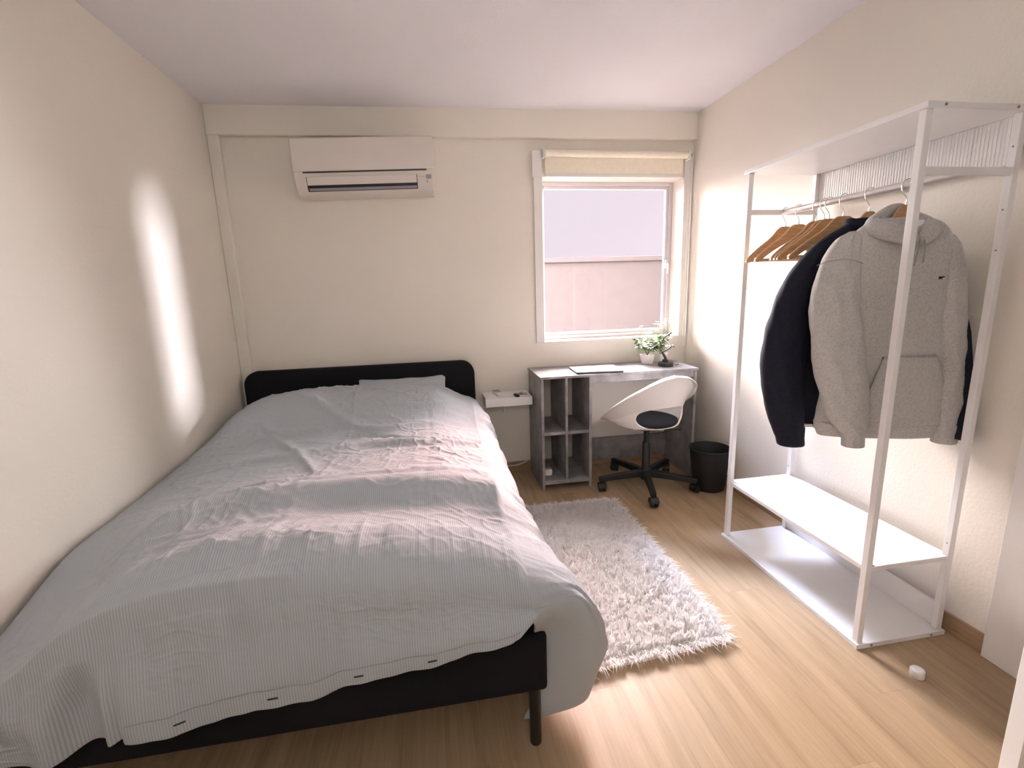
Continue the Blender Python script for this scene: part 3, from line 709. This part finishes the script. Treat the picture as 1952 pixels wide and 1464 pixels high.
# hood: thick folded collar that falls open in front
o_, e_, n_ = hf; R = []
hp = [(.010, .062, 1.405, .012, .020), (-.030, .060, 1.420, .022, .030), (-.076, .046, 1.440, .028, .034), (-.100, .010, 1.454, .026, .030), (-.086, -.030, 1.466, .022, .030), (-.045, -.050, 1.488, .022, .036), (.0, -.054, 1.500, .022, .036), (.036, -.048, 1.492, .020, .030), (.060, -.026, 1.474, .020, .028), (.068, .010, 1.455, .022, .028), (.056, .044, 1.438, .022, .030), (.034, .058, 1.418, .018, .026), (.016, .062, 1.406, .011, .018)]
H_ = np.array(hp); tt = np.linspace(0, 1, 60); H2 = np.stack([smooth_interp(tt, np.linspace(0, 1, len(H_)), H_[:, i]) for i in range(5)], 1)
for i, (u, w_, z, rw, rh) in enumerate(H2):
    j0, j1 = max(i-1, 0), min(i+1, 59); du, dw = H2[j1, 0]-H2[j0, 0], H2[j1, 1]-H2[j0, 1]; ln = math.hypot(du, dw)+1e-6; nu, nw = dw/ln, -du/ln
    ring = []
    for k in range(20):
        a = 2*PI*k/20; wv = .003*math.sin(i*.55+k)
        ring.append(o_+e_*(u+nu*(rw*math.cos(a)+wv-math.sin(a)*.25*rh))+n_*(w_+nw*(rw*math.cos(a)+wv-math.sin(a)*.25*rh))+rz*(z+rh*math.sin(a)))
    R.append(ring)
MB().rings(R).build('hood', 'heather_fleece', ho, smooth=80)
# kangaroo pocket as raised patch with dark openings
def torso_w(z, u):
    K = np.array(tors); hu = np.interp(z, K[:, 0], K[:, 3]); hw_ = np.interp(z, K[:, 0], K[:, 4]); uc = np.interp(z, K[:, 0], K[:, 1])
    return hw_*max(.05, 1-min(.98, abs((u-uc)/hu))**2.6)**(1/2.6)
pg = []; nz, nu_ = 16, 18
for i in range(nz):
    z = lerp(.775, 1.018, i/(nz-1))
    ul = float(np.interp(z, [.775, .86, .93, 1.018], [-.102, -.096, -.074, -.048])); ur = float(np.interp(z, [.775, .88, .95, 1.018], [.172, .170, .147, .121]))
    pg.append([o_+e_*lerp(ul, ur, j/(nu_-1))+n_*(torso_w(z, lerp(ul, ur, j/(nu_-1)))+.0055)+rz*z for j in range(nu_)])
pk = MB().rings(pg, closed=False).build('pocket', 'heather_fleece', ho, smooth=70)
so = pk.modifiers.new('thick', 'SOLIDIFY'); so.thickness = .006; so.offset = -1
for side, pts in ((0, [(-.046, 1.018), (-.046, .99), (-.052, .955), (-.066, .910), (-.082, .880), (-.096, .862)]), (1, [(.121, 1.018), (.128, .985), (.144, .95), (.157, .91), (.168, .885)])):
    strip_on(hf, [(u, torso_w(z, u), z) for u, z in pts], .0042 if side == 0 else .002, 0, .004).build('pocket_opening', 'buttonhole' if side == 0 else 'fleece_seam', ho)
# seams
strip_on(hf, [(u, torso_w(1.02, u), 1.018) for u in np.linspace(-.048, .121, 9)], .0012, 0, .0065).build('seam', 'fleece_seam', ho)
strip_on(hf, [(u, torso_w(.772, u), .773) for u in np.linspace(-.15, .17, 15)], .0014, 0, .003).build('seam', 'fleece_seam', ho)
sm_pts = [(-.268, .020, 1.335), (-.245, .050, 1.347), (-.20, .058, 1.352), (-.16, .055, 1.345), (-.135, .050, 1.335)]
strip_on(hf, [(u, w_*.94, z) for u, w_, z in sm_pts], .0012, 0, .0).build('seam', 'fleece_seam', ho)
# chest badge: small dark flag
bw = torso_w(1.282, .106)+.003
fb = MB(); fb.box(-.011, .006, -.0006, .0006, -.004, .004); ob = fb.build('badge', 'navy_cloth', ho, smooth=0)
M_ = Matrix((( e_.x, n_.x, 0, 0), (e_.y, n_.y, 0, 0), (0, 0, 1, 0), (0, 0, 0, 1))); M_.translation = o_+e_*.108+n_*bw+rz*1.281
ob.data.transform(M_)
fb = MB(); fb.box(.0, .006, -.0009, .0009, -.0036, .0); ob2 = fb.build('badge_mark', 'white_label', ob, smooth=0); ob2.data.transform(M_)
MB().obox(o_+e_*.030+n_*.03+rz*1.452, e_, n_, rz, .012, .001, .018).build('neck_label', 'white_label', ho)
strip_on(hf, [(.01, .076, 1.405), (.004, .080, 1.37), (.0, .078, 1.32)], .0022, 0, 0).build('drawstring', 'fleece_seam', ho)
strip_on(hf, [(.022, .076, 1.405), (.024, .080, 1.37), (.026, .078, 1.33)], .0022, 0, 0).build('drawstring', 'fleece_seam', ho)

# navy jacket
nf = frame(1.561, 16)
ja = thing('jacket', 'navy blue jacket hanging behind the grey hoodie', 'jacket', (1.59, 1.561, 1.5))
tors2 = [(.722, -.008, 0, .185, .038), (.80, -.008, 0, .188, .042), (1.0, -.01, 0, .186, .044), (1.2, -.012, 0, .180, .044), (1.33, -.012, 0, .180, .042), (1.40, -.012, 0, .165, .036), (1.445, -.01, 0, .125, .028), (1.475, -.005, 0, .080, .026), (1.50, 0, 0, .050, .030)]
MB().rings(loft(tors2, nf, 50, 48, 2.6, .003, 23, 8), True, False, True).build('torso', 'navy_cloth', ja, smooth=70)
jl = [(.655, -.206, .012, .048, .040), (.70, -.218, .014, .058, .044), (.80, -.238, .012, .072, .050), (.95, -.256, .010, .082, .054), (1.08, -.252, .008, .078, .054), (1.18, -.238, .004, .070, .052), (1.29, -.208, 0, .060, .048), (1.37, -.170, 0, .046, .040), (1.42, -.135, 0, .034, .030), (1.455, -.105, 0, .014, .018)]
MB().rings(loft(jl, nf, 54, 36, 2.2, .005, 31, 9), True, False, True).build('sleeve', 'navy_cloth', ja, smooth=70)
MB().rings(loft([(.640, -.204, .012, .046, .038), (.644, -.204, .012, .050, .042), (.676, -.210, .012, .052, .043), (.684, -.212, .013, .050, .041)], nf, 8, 36, 2.2, .001, 2, 12), True, False, False).build('cuff', 'navy_cloth', ja, smooth=60)
# right sleeve pressed forward between hoodie and wall
def wl2(P): d_ = Vector((P[0], P[1], 0))-nf[0]; return d_.dot(nf[1]), d_.dot(nf[2])
jr = []
for (x, y, z, hu, hw_) in ((1.788, 1.300, .735, .014, .040), (1.788, 1.312, .80, .016, .044), (1.789, 1.332, .95, .016, .046), (1.788, 1.365, 1.10, .016, .050), (1.782, 1.410, 1.25, .018, .050), (1.766, 1.455, 1.36, .022, .045), (1.735, 1.50, 1.42, .02, .03)):
    jr.append(([Vector((x+hu*math.cos(a), y+hw_*math.sin(a), z)) for a in np.linspace(0, 2*PI, 28, endpoint=False)]))
MB().rings(jr, True, False, True).build('sleeve', 'navy_cloth', ja, smooth=70)
MB().rings([[Vector((1.788+.016*math.cos(a), 1.300+.042*math.sin(a), z)) for a in np.linspace(0, 2*PI, 28, endpoint=False)] for z in (.728, .748)], True, False, False).build('cuff', 'navy_cloth', ja, smooth=60)
cl = []
for t_ in np.linspace(0, 1, 30):
    a = 2*PI*t_; cl.append(nf[0]+nf[1]*(.058*math.cos(a)-.005)+nf[2]*(.040*math.sin(a))+rz*(1.478+.010*math.cos(2*a)))
MB().tube(cl, .016, 10, False).build('collar', 'navy_cloth', ja, smooth=70)
MB().obox(nf[0]+nf[1]*.0+nf[2]*.046+rz*.70, nf[1], nf[2], rz, .005, .002, .022).build('zip_pull', 'black_plastic', ja)
MB().obox(nf[0]-nf[1]*.17+nf[2]*.02+rz*.726, nf[1], nf[2], rz, .03, .018, .006).build('hem_lining', 'white_label', ja)

# white cap on the floor
cp2 = thing('bottle_cap', 'small white round cap lying on the floor by the rack', 'cap', (1.505, 1.10, 0))
MB().lathe([(.0195, 0), (.0205, .002), (.0205, .022), (.019, .0245), (.001, .0245)], (1.500, 1.098, 0), 32).build('cap_body', 'white_plastic', cp2)
MB().lathe([(.016, .0245), (.015, .0258), (.001, .0258)], (1.500, 1.098, 0), 24).build('cap_top', 'white_lacquer', cp2)

# ------------------------------------------------------------------ bed
BX0, BX1, FYB = -1.155, .253, 1.080
bed = thing('bed', 'black upholstered bed with rounded headboard', 'bed', (-.45, 2.1, 0))
def rrect(x0, x1, z0, z1, r, n=10, low=True):
    P = []
    for cx_, cz_, a0 in ((x1-r, z1-r, 0), (x0+r, z1-r, 90)):
        P += [(cx_+r*math.cos(math.radians(a0+90*i/n)), cz_+r*math.sin(math.radians(a0+90*i/n))) for i in range(n+1)]
    P += [(x0, z0), (x1, z0)]; return P
MB().prism(rrect(BX0-.005, BX1+.004, .19, .834, .085), 'y', 3.072, 3.134).build('headboard', 'black_fabric', bed, bevel=.012, seg=3)
MB().box(BX0+.02, BX1, FYB, FYB+.05, .20, .378).build('footboard', 'black_fabric', bed, bevel=.014, seg=3)
for x0_, x1_ in ((BX0+.02, BX0+.07), (BX1-.05, BX1)): MB().box(x0_, x1_, FYB+.05, 3.072, .20, .378).build('side_rail', 'black_fabric', bed, bevel=.012, seg=3)
sl = MB().box(-.07, .07, FYB+.05, 3.072, .215, .245).build('centre_beam', 'black_plastic', bed); sl.location.x = -.45
for i in range(12):
    y = FYB+.14+i*.16; MB().box(BX0+.07, BX1-.05, y, y+.07, .245, .262).build('slat', 'hanger_wood', bed)
for x, y in ((.222, 1.118), (-1.08, 1.118), (.222, 3.03), (-1.08, 3.03), (-.45, 2.1)):
    MB().lathe([(.0155, 0), (.0165, .004), (.0170, .2)] if y != 2.1 else [(.0155, 0), (.0165, .004), (.017, .216)], (x, y, 0), 20).build('leg', 'black_plastic', bed)
MB().box(BX0+.072, BX1-.052, FYB+.09, 3.066, .2625, .425).build('mattress', 'mattress_fabric', None, bevel=.03, seg=3)
tag(bpy.data.objects['mattress'], 'white mattress lying in the black bed frame', 'mattress')

# pillow behind the duvet
def pillow(name, label, c, hx_, hy_, hz_, tilt, rotz):
    n = 30; R = []; 
    q_ = Matrix.Rotation(rotz, 3, 'Z') @ Matrix.Rotation(tilt, 3, 'X'); V_ = []; Fc = []; UV = []
    for s_ in (1, -1):
        for i in range(n+1):
            for j in range(n+1):
                u, v_ = i/n*2-1, j/n*2-1
                th = hz_*max(0, (1-abs(u)**2.6))**.55*max(0, (1-abs(v_)**2.6))**.55
                px = hx_*u*(1-.06*(1-abs(v_))*abs(u)*0+ .05*v_*v_*abs(u)); py = hy_*v_*(1+.16*u*u*u*u)
                w_ = .006*float(perlin(np.array(u*3+5), np.array(v_*3+2.2*s_)))
                V_.append(q_ @ Vector((px, py, s_*(th+.0015)+w_))+Vector(c)); UV.append((px, py))
    N1 = (n+1)**2
    for s_ in (0, 1):
        for i in range(n):
            for j in range(n):
                a = s_*N1+i*(n+1)+j; q4 = (a, a+1, a+n+2, a+n+1); Fc.append(q4 if s_ else q4[::-1])
    mb = MB(); mb.v = [tuple(p) for p in V_]; mb.f = Fc; o = mb.build(name, 'striped_linen', None, smooth=70)
    uv = o.data.uv_layers.new(name='uv')
    for lp_ in o.data.loops: uv.data[lp_.index].uv = UV[lp_.vertex_index]
    return tag(o, label, 'pillow')
pillow('pillow', 'grey striped pillow peeking out between duvet and headboard', (-.205, 2.945, .632), .262, .165, .05, math.radians(40), math.radians(1.0))

# ------------------------------------------------------------------ duvet
def zleft(y): return smooth_interp(y, [1.0, 1.15, 1.32, 1.61, 2.07, 2.48, 2.80, 3.05], [.455, .478, .500, .513, .529, .556, .585, .585])
def top_z(x, y):
    head = sstep(2.40, 2.74, y)
    zc = .615+.020*sstep(1.5, 1.15, y)+.125*head-.034*np.exp(-((y-1.32)/.09)**2)
    zl_ = zleft(y)
    sw_ = .20-.07*head
    a = 1-np.exp(-np.maximum(x+1.175, 0)/sw_)
    z = zl_+(zc-zl_)*np.clip(a, 0, 1)
    # roll off to the right edge
    ed = sstep(-.16, .215, x); z = z-(.055+.060*head)*ed**2.0
    # tail of the mound towards the headboard
    z = z-.045*sstep(2.93, 3.03, y)*1.0
    return z
ridges = []   # (list of (x, y) crest points, amplitude, width toward the foot, width toward the head)
def px2(u, v, z=.62):
    d = fw+rt*((u-976)/f)-up*((v-732)/f); t_ = (z-hc)/d.z; return (d.x*t_, d.y*t_)
R_PX = [([(430, 945), (560, 938), (652, 928), (813, 908), (930, 885)], .026, .035, .09),
        ([(260, 1035), (430, 990), (640, 962), (800, 948), (900, 934), (985, 926)], .080, .085, .15),
        ([(560, 1052), (700, 1030), (830, 1010), (960, 990), (1010, 990)], -.020, .06, .05),
        ([(250, 1127), (430, 1090), (615, 1062), (768, 1041), (900, 1028), (1020, 1042)], .024, .070, .09),
        ([(660, 1108), (740, 1082), (830, 1062), (900, 1055)], -.016, .018, .03),
        ([(640, 830), (700, 828), (800, 838), (900, 824)], -.026, .022, .045),
        ([(560, 790), (640, 806), (720, 818), (820, 806)], .020, .03, .06),
        ([(500, 815), (560, 860), (600, 900)], .014, .03, .05),
        ([(470, 875), (560, 868), (690, 848), (800, 842), (900, 830)], .020, .030, .07),
        ([(180, 1075), (300, 1050), (420, 1030), (560, 1010)], .012, .030, .06)]
def add_ridges(x, y):
    z = np.zeros_like(x)
    for pts, amp, wf_, wh_ in R_PX:
        P = sorted(px2(*p) for p in pts); xs_ = [p[0] for p in P]; ys_ = [p[1] for p in P]
        yc = smooth_interp(x, xs_, ys_); d = y-yc
        w_ = np.where(d < 0, wf_, wh_); end = sstep(xs_[0]-.18, xs_[0]+.10, x)*(1-sstep(xs_[-1]-.04, xs_[-1]+.10, x))
        z += amp*np.exp(-(d/w_)**2)*end
    return z
def crinkle(a, b):
    """a, b: cloth metres across and along. Sharp little creases plus soft folds."""
    wa = a+.035*perlin(a*4, b*4+9); wb_ = b+.035*perlin(a*4+31, b*4)
    m = .5+.9*np.clip(perlin(a*1.7+3, b*1.7+5)+.15, 0, 1)
    r1 = np.maximum(ridged(wa*5.2+2, wb_*8.5)-.70, 0)/.30
    r2 = np.maximum(ridged(wa*9+40, wb_*15+12)-.72, 0)/.28
    r3 = np.maximum(ridged(wa*16+70, wb_*22+33)-.66, 0)/.34
    r4 = np.maximum(ridged(wb_*6.5+11, wa*9.5+77)-.80, 0)/.20
    r5 = np.maximum(ridged((wa+wb_)*7+19, (wa-wb_)*10+5)-.84, 0)/.16
    m = np.clip(1.5*perlin(a*2.1+3, b*2.6+5)+.55, .15, 1.1); m2 = np.clip(1.5*perlin(a*2.4+63, b*2.2+15)+.55, .15, 1.1)
    z = .0042*r1*m2+.0038*r2*m+.0014*r3*m2+.0026*r4*m+.0030*r5*m2
    z += .006*perlin(a*3.1, b*7.5+3)+.003*perlin(a*9, b*16+50)
    # folding creases left from the packet
    for c0, amp in ((-.44, .0025), (-.05, -.0016), (-.80, .0015)): z += amp*np.exp(-((a-c0+.008*np.sin(b*5))/.012)**2)
    for c0, amp in ((1.62, -.0022), (2.02, .0024), (2.38, -.002)): z += amp*np.exp(-((b-c0+.012*np.sin(a*4))/.012)**2)
    return z

XL, XR = -1.172, .205
NX, NYT, NYF = 400, 420, 150
VV = []; UVc = []
xs_ = np.linspace(0, 1, NX+1)
X = XL+(XR-XL)*xs_
foot_fold = lambda x: smooth_interp(x, [-1.18, -1.06, -.96, -.83, -.64, -.49, -.19, .0, .12, .19, .21], [.40, .435, .485, .585, .650, .662, .648, .622, .590, .560, .548])
HX = [-1.18, -1.0, -.875, -.80, -.742, -.728, -.43, -.135, .0, .10, .169, .21]
HZ_ = [.24, .275, .285, .303, .318, .318, .350, .385, .404, .417, .432, .465]
YT, YB = 3.015, 1.16
for j in range(NYT+1):                                  # top, head to foot
    t_ = j/NYT; y = YT+(YB-YT)*t_; yy = np.full_like(X, y)
    z = top_z(X, yy)
    bl = sstep(1.62, 1.16, yy)
    z = z*(1-bl)+bl*(foot_fold(X)+.022*np.exp(-((X+.35)/.5)**2)*(1-0*bl)+.006)
    edge = sstep(XL, XL+.06, X)*(1-.75*sstep(XR-.03, XR, X))
    z = z+add_ridges(X, yy)*edge*(1-.5*sstep(1.3, 1.16, yy))+crinkle(X, yy)*(.25+.75*edge)
    z = z+.009*np.maximum(ridged(X*12+3+.9*y, y*1.3+0*X)-.35, 0)*sstep(1.33, 1.22, yy)*sstep(XR, XR-.2, X)
    for i in range(NX+1): VV.append((X[i], y, z[i])); UVc.append((X[i], y))
zlast = np.array([p[2] for p in VV[-(NX+1):]])
fl_off = .0
for j in range(1, NYF+1):                               # foot flap
    t_ = j/NYF
    step = sstep(-.745, -.728, X)                        # right part of the flap overlaps the left
    hem = np.interp(X, HX, HZ_)+.006*np.sin(X*23)*(X < .15)+.004*perlin(X*11, X*0+4)
    # quarter-round shoulder then hanging cloth
    sh_y = 1.045; tb_ = .26
    if t_ < tb_:
        a = t_/tb_*PI/2; y = sh_y+(YB-sh_y)*(1-math.sin(a)); ff = foot_fold(X); z = zlast+(ff-.055-zlast)*(1-math.cos(a)); y = np.full_like(X, y); nz_ = 0.
        msk = sstep(-.25, -.45, X); q1 = min(t_/tb_/.7, 1.); q2 = max(0, (t_/tb_-.7)/.3)
        ysh = YB+(sh_y-YB)*q1; zsh = zlast+(ff+.004-zlast)*q1+(-.059)*q2; y = y*(1-msk)+ysh*msk; z = z*(1-msk)+zsh*msk
    else:
        q_ = (t_-tb_)/(1-tb_); ff = foot_fold(X)-.055; z = ff+(hem-ff)*q_
        y = np.full_like(X, sh_y)-.010*math.sin(q_*PI*.5)
        y = y-.022*step*sstep(.2, .9, q_)
        hang = sstep(.0, .6, q_)
        y = y-hang*(.020*perlin(X*6.5+3, z*1.6+q_*.5)+.011*perlin(X*15+8, z*2.2)+.014*np.exp(-((X+.905)/.035)**2)*1.2-.03*np.exp(-((X+.83)/.045)**2)+.028*np.exp(-((X+.765)/.02)**2)*(1-step))
        y = y+.035*sstep(-.95, -1.15, X)*q_
        y = y+sstep(.12, .21, X)*.020*q_
    cr_ = crinkle(X, 1.16-.6*t_+0*X)
    dr_ = (1+.8*sstep(-.25, -.45, X))*(.010*np.maximum(perlin(X*17+21, X*0+t_*.5), -.1)+.006*ridged(X*11+5+.25*t_, X*0+t_*.35))*sstep(.12, .34, t_)*(1-.75*sstep(.45, 1, t_))
    y = y-dr_*sstep(.2, -.0, X)
    z = z-.010*math.exp(-((t_-.11)/.025)**2)*sstep(-.30, -.50, X); y = y+.006*math.exp(-((t_-.15)/.03)**2)*sstep(-.30, -.50, X)
    y = y-cr_*(.3 if t_ > tb_ else .3*t_/tb_); z = z+cr_*(1-t_/tb_ if t_ < tb_ else 0)
    for i in range(NX+1): VV.append((X[i], y[i], z[i])); UVc.append((X[i], 1.16-.55*t_))
FF = []
rows = NYT+NYF+1; w_ = NX+1
for j in range(rows-1):
    for i in range(NX):
        a = j*w_+i; FF.append((a, a+1, a+w_+1, a+w_))
# right side drape, hung from the right border of the sheet above
NS = 90
bord = [j*w_+NX for j in range(rows)]
bp = np.array([VV[i] for i in bord])
ln = np.concatenate([[0], np.cumsum(np.linalg.norm(np.diff(bp, axis=0), axis=1))])
yv = bp[:, 1]
late = np.clip((np.arange(rows)-NYT)/NYF, 0, 1)         # 0 along the side, 0..1 down the flap edge
# control curves, keyed by position along the border: side keys use y, the last part uses 'late'
key = np.where(late > 0, 1.16-late*.30, yv)
KY = [.86, .93, 1.00, 1.08, 1.16, 1.28, 1.45, 1.70, 2.00, 2.40, 2.70, 3.02]
M1X = [.215, .270, .315, .335, .330, .312, .296, .290, .290, .285, .280, .268]
M1Y = [1.125, 1.095, 1.070, 1.085, 1.14, 1.28, 1.45, 1.70, 2.00, 2.40, 2.70, 3.02]
M1Z = [.330, .385, .44, .475, .485, .480, .470, .468, .470, .500, .545, .545]
M2X = [.225, .300, .380, .420, .425, .385, .345, .325, .325, .325, .320, .300]
M2Y = [1.125, 1.105, 1.095, 1.120, 1.175, 1.30, 1.46, 1.70, 2.00, 2.40, 2.70, 3.02]
M2Z = [.17, .22, .26, .28, .29, .29, .29, .29, .29, .30, .31, .32]
HMX = [.190, .255, .345, .395, .405, .375, .340, .318, .318, .318, .315, .300]
HMY = [1.150, 1.130, 1.125, 1.150, 1.205, 1.33, 1.48, 1.70, 2.00, 2.40, 2.70, 3.02]
HMZ = [.048, .070, .088, .095, .10, .11, .12, .12, .12, .12, .12, .13]
def kk(L): return smooth_interp(key, KY, L)
c0 = bp; c1 = np.stack([kk(M1X), kk(M1Y), kk(M1Z)], 1); c2 = np.stack([kk(M2X), kk(M2Y), kk(M2Z)], 1); c3 = np.stack([kk(HMX), kk(HMY), kk(HMZ)], 1)
base_i = len(VV); prev = bord
for s_ in range(1, NS+1):
    t_ = s_/NS
    P = (1-t_)**3*c0+3*(1-t_)**2*t_*(c0+(c1-c0)*.95)+0
    # piecewise Catmull through c0,c1,c2,c3
    seg = min(int(t_*3), 2); lt = t_*3-seg; cc = [c0*2-c1*1.0 if False else c0, c0, c1, c2, c3, c3]
    p0_, p1_, p2_, p3_ = (cc[0] if seg == 0 else cc[seg]), cc[seg+1], cc[seg+2], cc[seg+3]
    if seg == 0: p0_ = c0-np.array([.05, 0, -.004])
    P = .5*((2*p1_)+(-p0_+p2_)*lt+(2*p0_-5*p1_+4*p2_-p3_)*lt**2+(-p0_+3*p1_-3*p2_+p3_)*lt**3)
    fade = sstep(0, .35, t_)
    fold = .020*perlin(ln*6.5+2, np.full_like(ln, t_*.8))+.012*perlin(ln*14+9, np.full_like(ln, t_*1.2))+.017*ridged(ln*8+4+t_*.9, np.full_like(ln, t_*.5))
    cr_ = crinkle(np.full_like(ln, .2+.6*t_), 3-ln)
    P = P+np.stack([(fold*fade+cr_*min(1, t_*6)*.8)*(.4+.6*(late < .3)), -.3*fold*fade*(late > 0), .12*fold*fade*(1-t_)], 1)
    row = []
    for i in range(rows): row.append(len(VV)); VV.append(tuple(P[i])); UVc.append((XR+.6*t_, 3.0-ln[i]))
    for i in range(rows-1): FF.append((prev[i], row[i], row[i+1], prev[i+1]))
    prev = row
dm = bpy.data.meshes.new('duvet'); dm.from_pydata(VV, [], FF); dm.update()
dm.polygons.foreach_set('use_smooth', [True]*len(dm.polygons)); dm.materials.append(MATS['striped_linen'])
uv = dm.uv_layers.new(name='uv'); li = np.zeros(len(dm.loops), dtype=np.int32); dm.loops.foreach_get('vertex_index', li)
uv.data.foreach_set('uv', np.array(UVc, dtype=np.float32)[li].ravel())
du = bpy.data.objects.new('duvet', dm); COL.objects.link(du)
so = du.modifiers.new('thick', 'SOLIDIFY'); so.thickness = .007; so.offset = 1
tag(du, 'crumpled grey striped duvet spread over the black bed', 'duvet')
# buttonholes along the foot hem
fv = np.array(VV[NYT*w_:(rows)*w_]).reshape(NYF+1, w_, 3)
for bx_ in (-.615, -.413, -.222, -.049):
    i = int(np.argmin(np.abs(X-bx_))); q_ = fv[NYF-12, i]; d = Vector(fv[NYF-12, min(i+4, NX)])-Vector(fv[NYF-12, i-4]); d.normalize()
    n_ = Vector((0, -1, 0)); MB().obox(Vector(q_)+n_*.002, d, n_, d.cross(n_), .0115, .0012, .0019).build('buttonhole', 'buttonhole', du, bevel=.001)
# stitched hem line
hl = [Vector(fv[NYF-22, i])+Vector((0, -.0028, 0)) for i in range(int(.33*NX), NX-8, 2)]
MB().tube(hl, .0011, 5).build('hem_seam', 'linen_seam', du)

# ------------------------------------------------------------------ shaggy rug
rug = thing('shaggy_rug', 'white shaggy rug on the floor beside the bed', 'rug', (.64, 1.92, 0))
rc_ = [(.23, 1.305), (1.005, 1.355), (1.020, 2.530), (.25, 2.555)]
MB().rings([[(x, y, z) for x, y in rc_] for z in (.001, .012)]).build('backing', 'fringe_base', rug)
NB = 42000
uu = rng.random(NB); vv = rng.random(NB)
ncl = 1500; cu, cv = rng.random(ncl), rng.random(ncl)
A_, B_, C_, D_ = [np.array(p) for p in rc_]
def quad(u, v): u = u[:, None]; v = v[:, None]; return (A_*(1-u)+B_*u)*(1-v)+(D_*(1-u)+C_*u)*v
p0_ = quad(uu, vv)
ang = 2*PI*perlin(p0_[:, 0]*22+3, p0_[:, 1]*22)*1.6+rng.normal(0, 1.0, NB)+PI*1.3
lean = np.clip(.022+.014*perlin(p0_[:, 0]*24, p0_[:, 1]*24+7)+rng.normal(0, .007, NB), .004, .06)
hgt = np.clip(.033+.010*perlin(p0_[:, 0]*24+9, p0_[:, 1]*24)+rng.normal(0, .004, NB), .012, .06)
# edge blades lean outward
eo = np.zeros((NB, 2)); 
for tst, dr in ((uu < .03, (-1, 0)), (uu > .97, (1, 0)), (vv < .025, (0, -1)), (vv > .975, (0, 1))): eo[tst] += dr
lean = np.where(np.abs(eo).sum(1) > 0, lean*rng.uniform(.8, 2.1, NB), lean)
dirv = np.stack([np.cos(ang), np.sin(ang)], 1)*.8+eo*1.3
dirv /= np.linalg.norm(dirv, axis=1, keepdims=True)+1e-6
sd = np.stack([-dirv[:, 1], dirv[:, 0]], 1); wd_ = rng.uniform(.0016, .0030, NB)
hgt = np.where(np.abs(eo).sum(1) > 0, hgt*.6, hgt)
L0 = np.concatenate([p0_, np.full((NB, 1), .010)], 1)
mid = L0+np.concatenate([dirv*lean[:, None]*.35, (hgt*.75)[:, None]], 1)
tip = L0+np.concatenate([dirv*lean[:, None], (hgt*np.clip(1.05-lean*7, .4, 1))[:, None]], 1)
cs_ = .021; ci = np.floor(p0_/cs_); hx_ = np.sin(ci[:, 0]*127.1+ci[:, 1]*311.7)*43758.5; hy_ = np.sin(ci[:, 0]*269.5+ci[:, 1]*183.3)*24634.6
cc_ = (ci+.5)*cs_+np.stack([hx_-np.floor(hx_)-.5, hy_-np.floor(hy_)-.5], 1)*cs_*.9
off_ = np.stack([np.cos(hx_*.7), np.sin(hx_*.7)], 1)*.013
keep = (np.abs(eo).sum(1) == 0)[:, None]*.62
tip[:, :2] += (cc_+off_-tip[:, :2])*keep; mid[:, :2] += (cc_+off_*.5-mid[:, :2])*keep*.5
tip[:, 2] += .007*np.sin(hy_)
s3 = np.concatenate([sd*wd_[:, None], np.zeros((NB, 1))], 1)
vs_ = np.stack([L0-s3, L0+s3, mid-s3*.8, mid+s3*.8, tip], 1).reshape(-1, 3)
idx = np.arange(NB)*5
q4 = np.stack([idx, idx+1, idx+3, idx+2], 1); t3 = np.stack([idx+2, idx+3, idx+4], 1)
rm = bpy.data.meshes.new('pile')
rm.vertices.add(len(vs_)); rm.vertices.foreach_set('co', vs_.astype(np.float32).ravel())
lv = np.concatenate([q4.ravel(), t3.ravel()]).astype(np.int32); rm.loops.add(len(lv)); rm.loops.foreach_set('vertex_index', lv)
ls = np.concatenate([np.arange(NB)*4, NB*4+np.arange(NB)*3]).astype(np.int32); rm.polygons.add(2*NB); rm.polygons.foreach_set('loop_start', ls)
rm.update(calc_edges=True); rm.validate(); rm.polygons.foreach_set('use_smooth', [True]*len(rm.polygons)); rm.materials.append(MATS['rug_pile'])
ro = bpy.data.objects.new('pile', rm); COL.objects.link(ro); attach(ro, rug); ro['kind'] = 'stuff'; ro['label'] = 'long white fluffy pile'
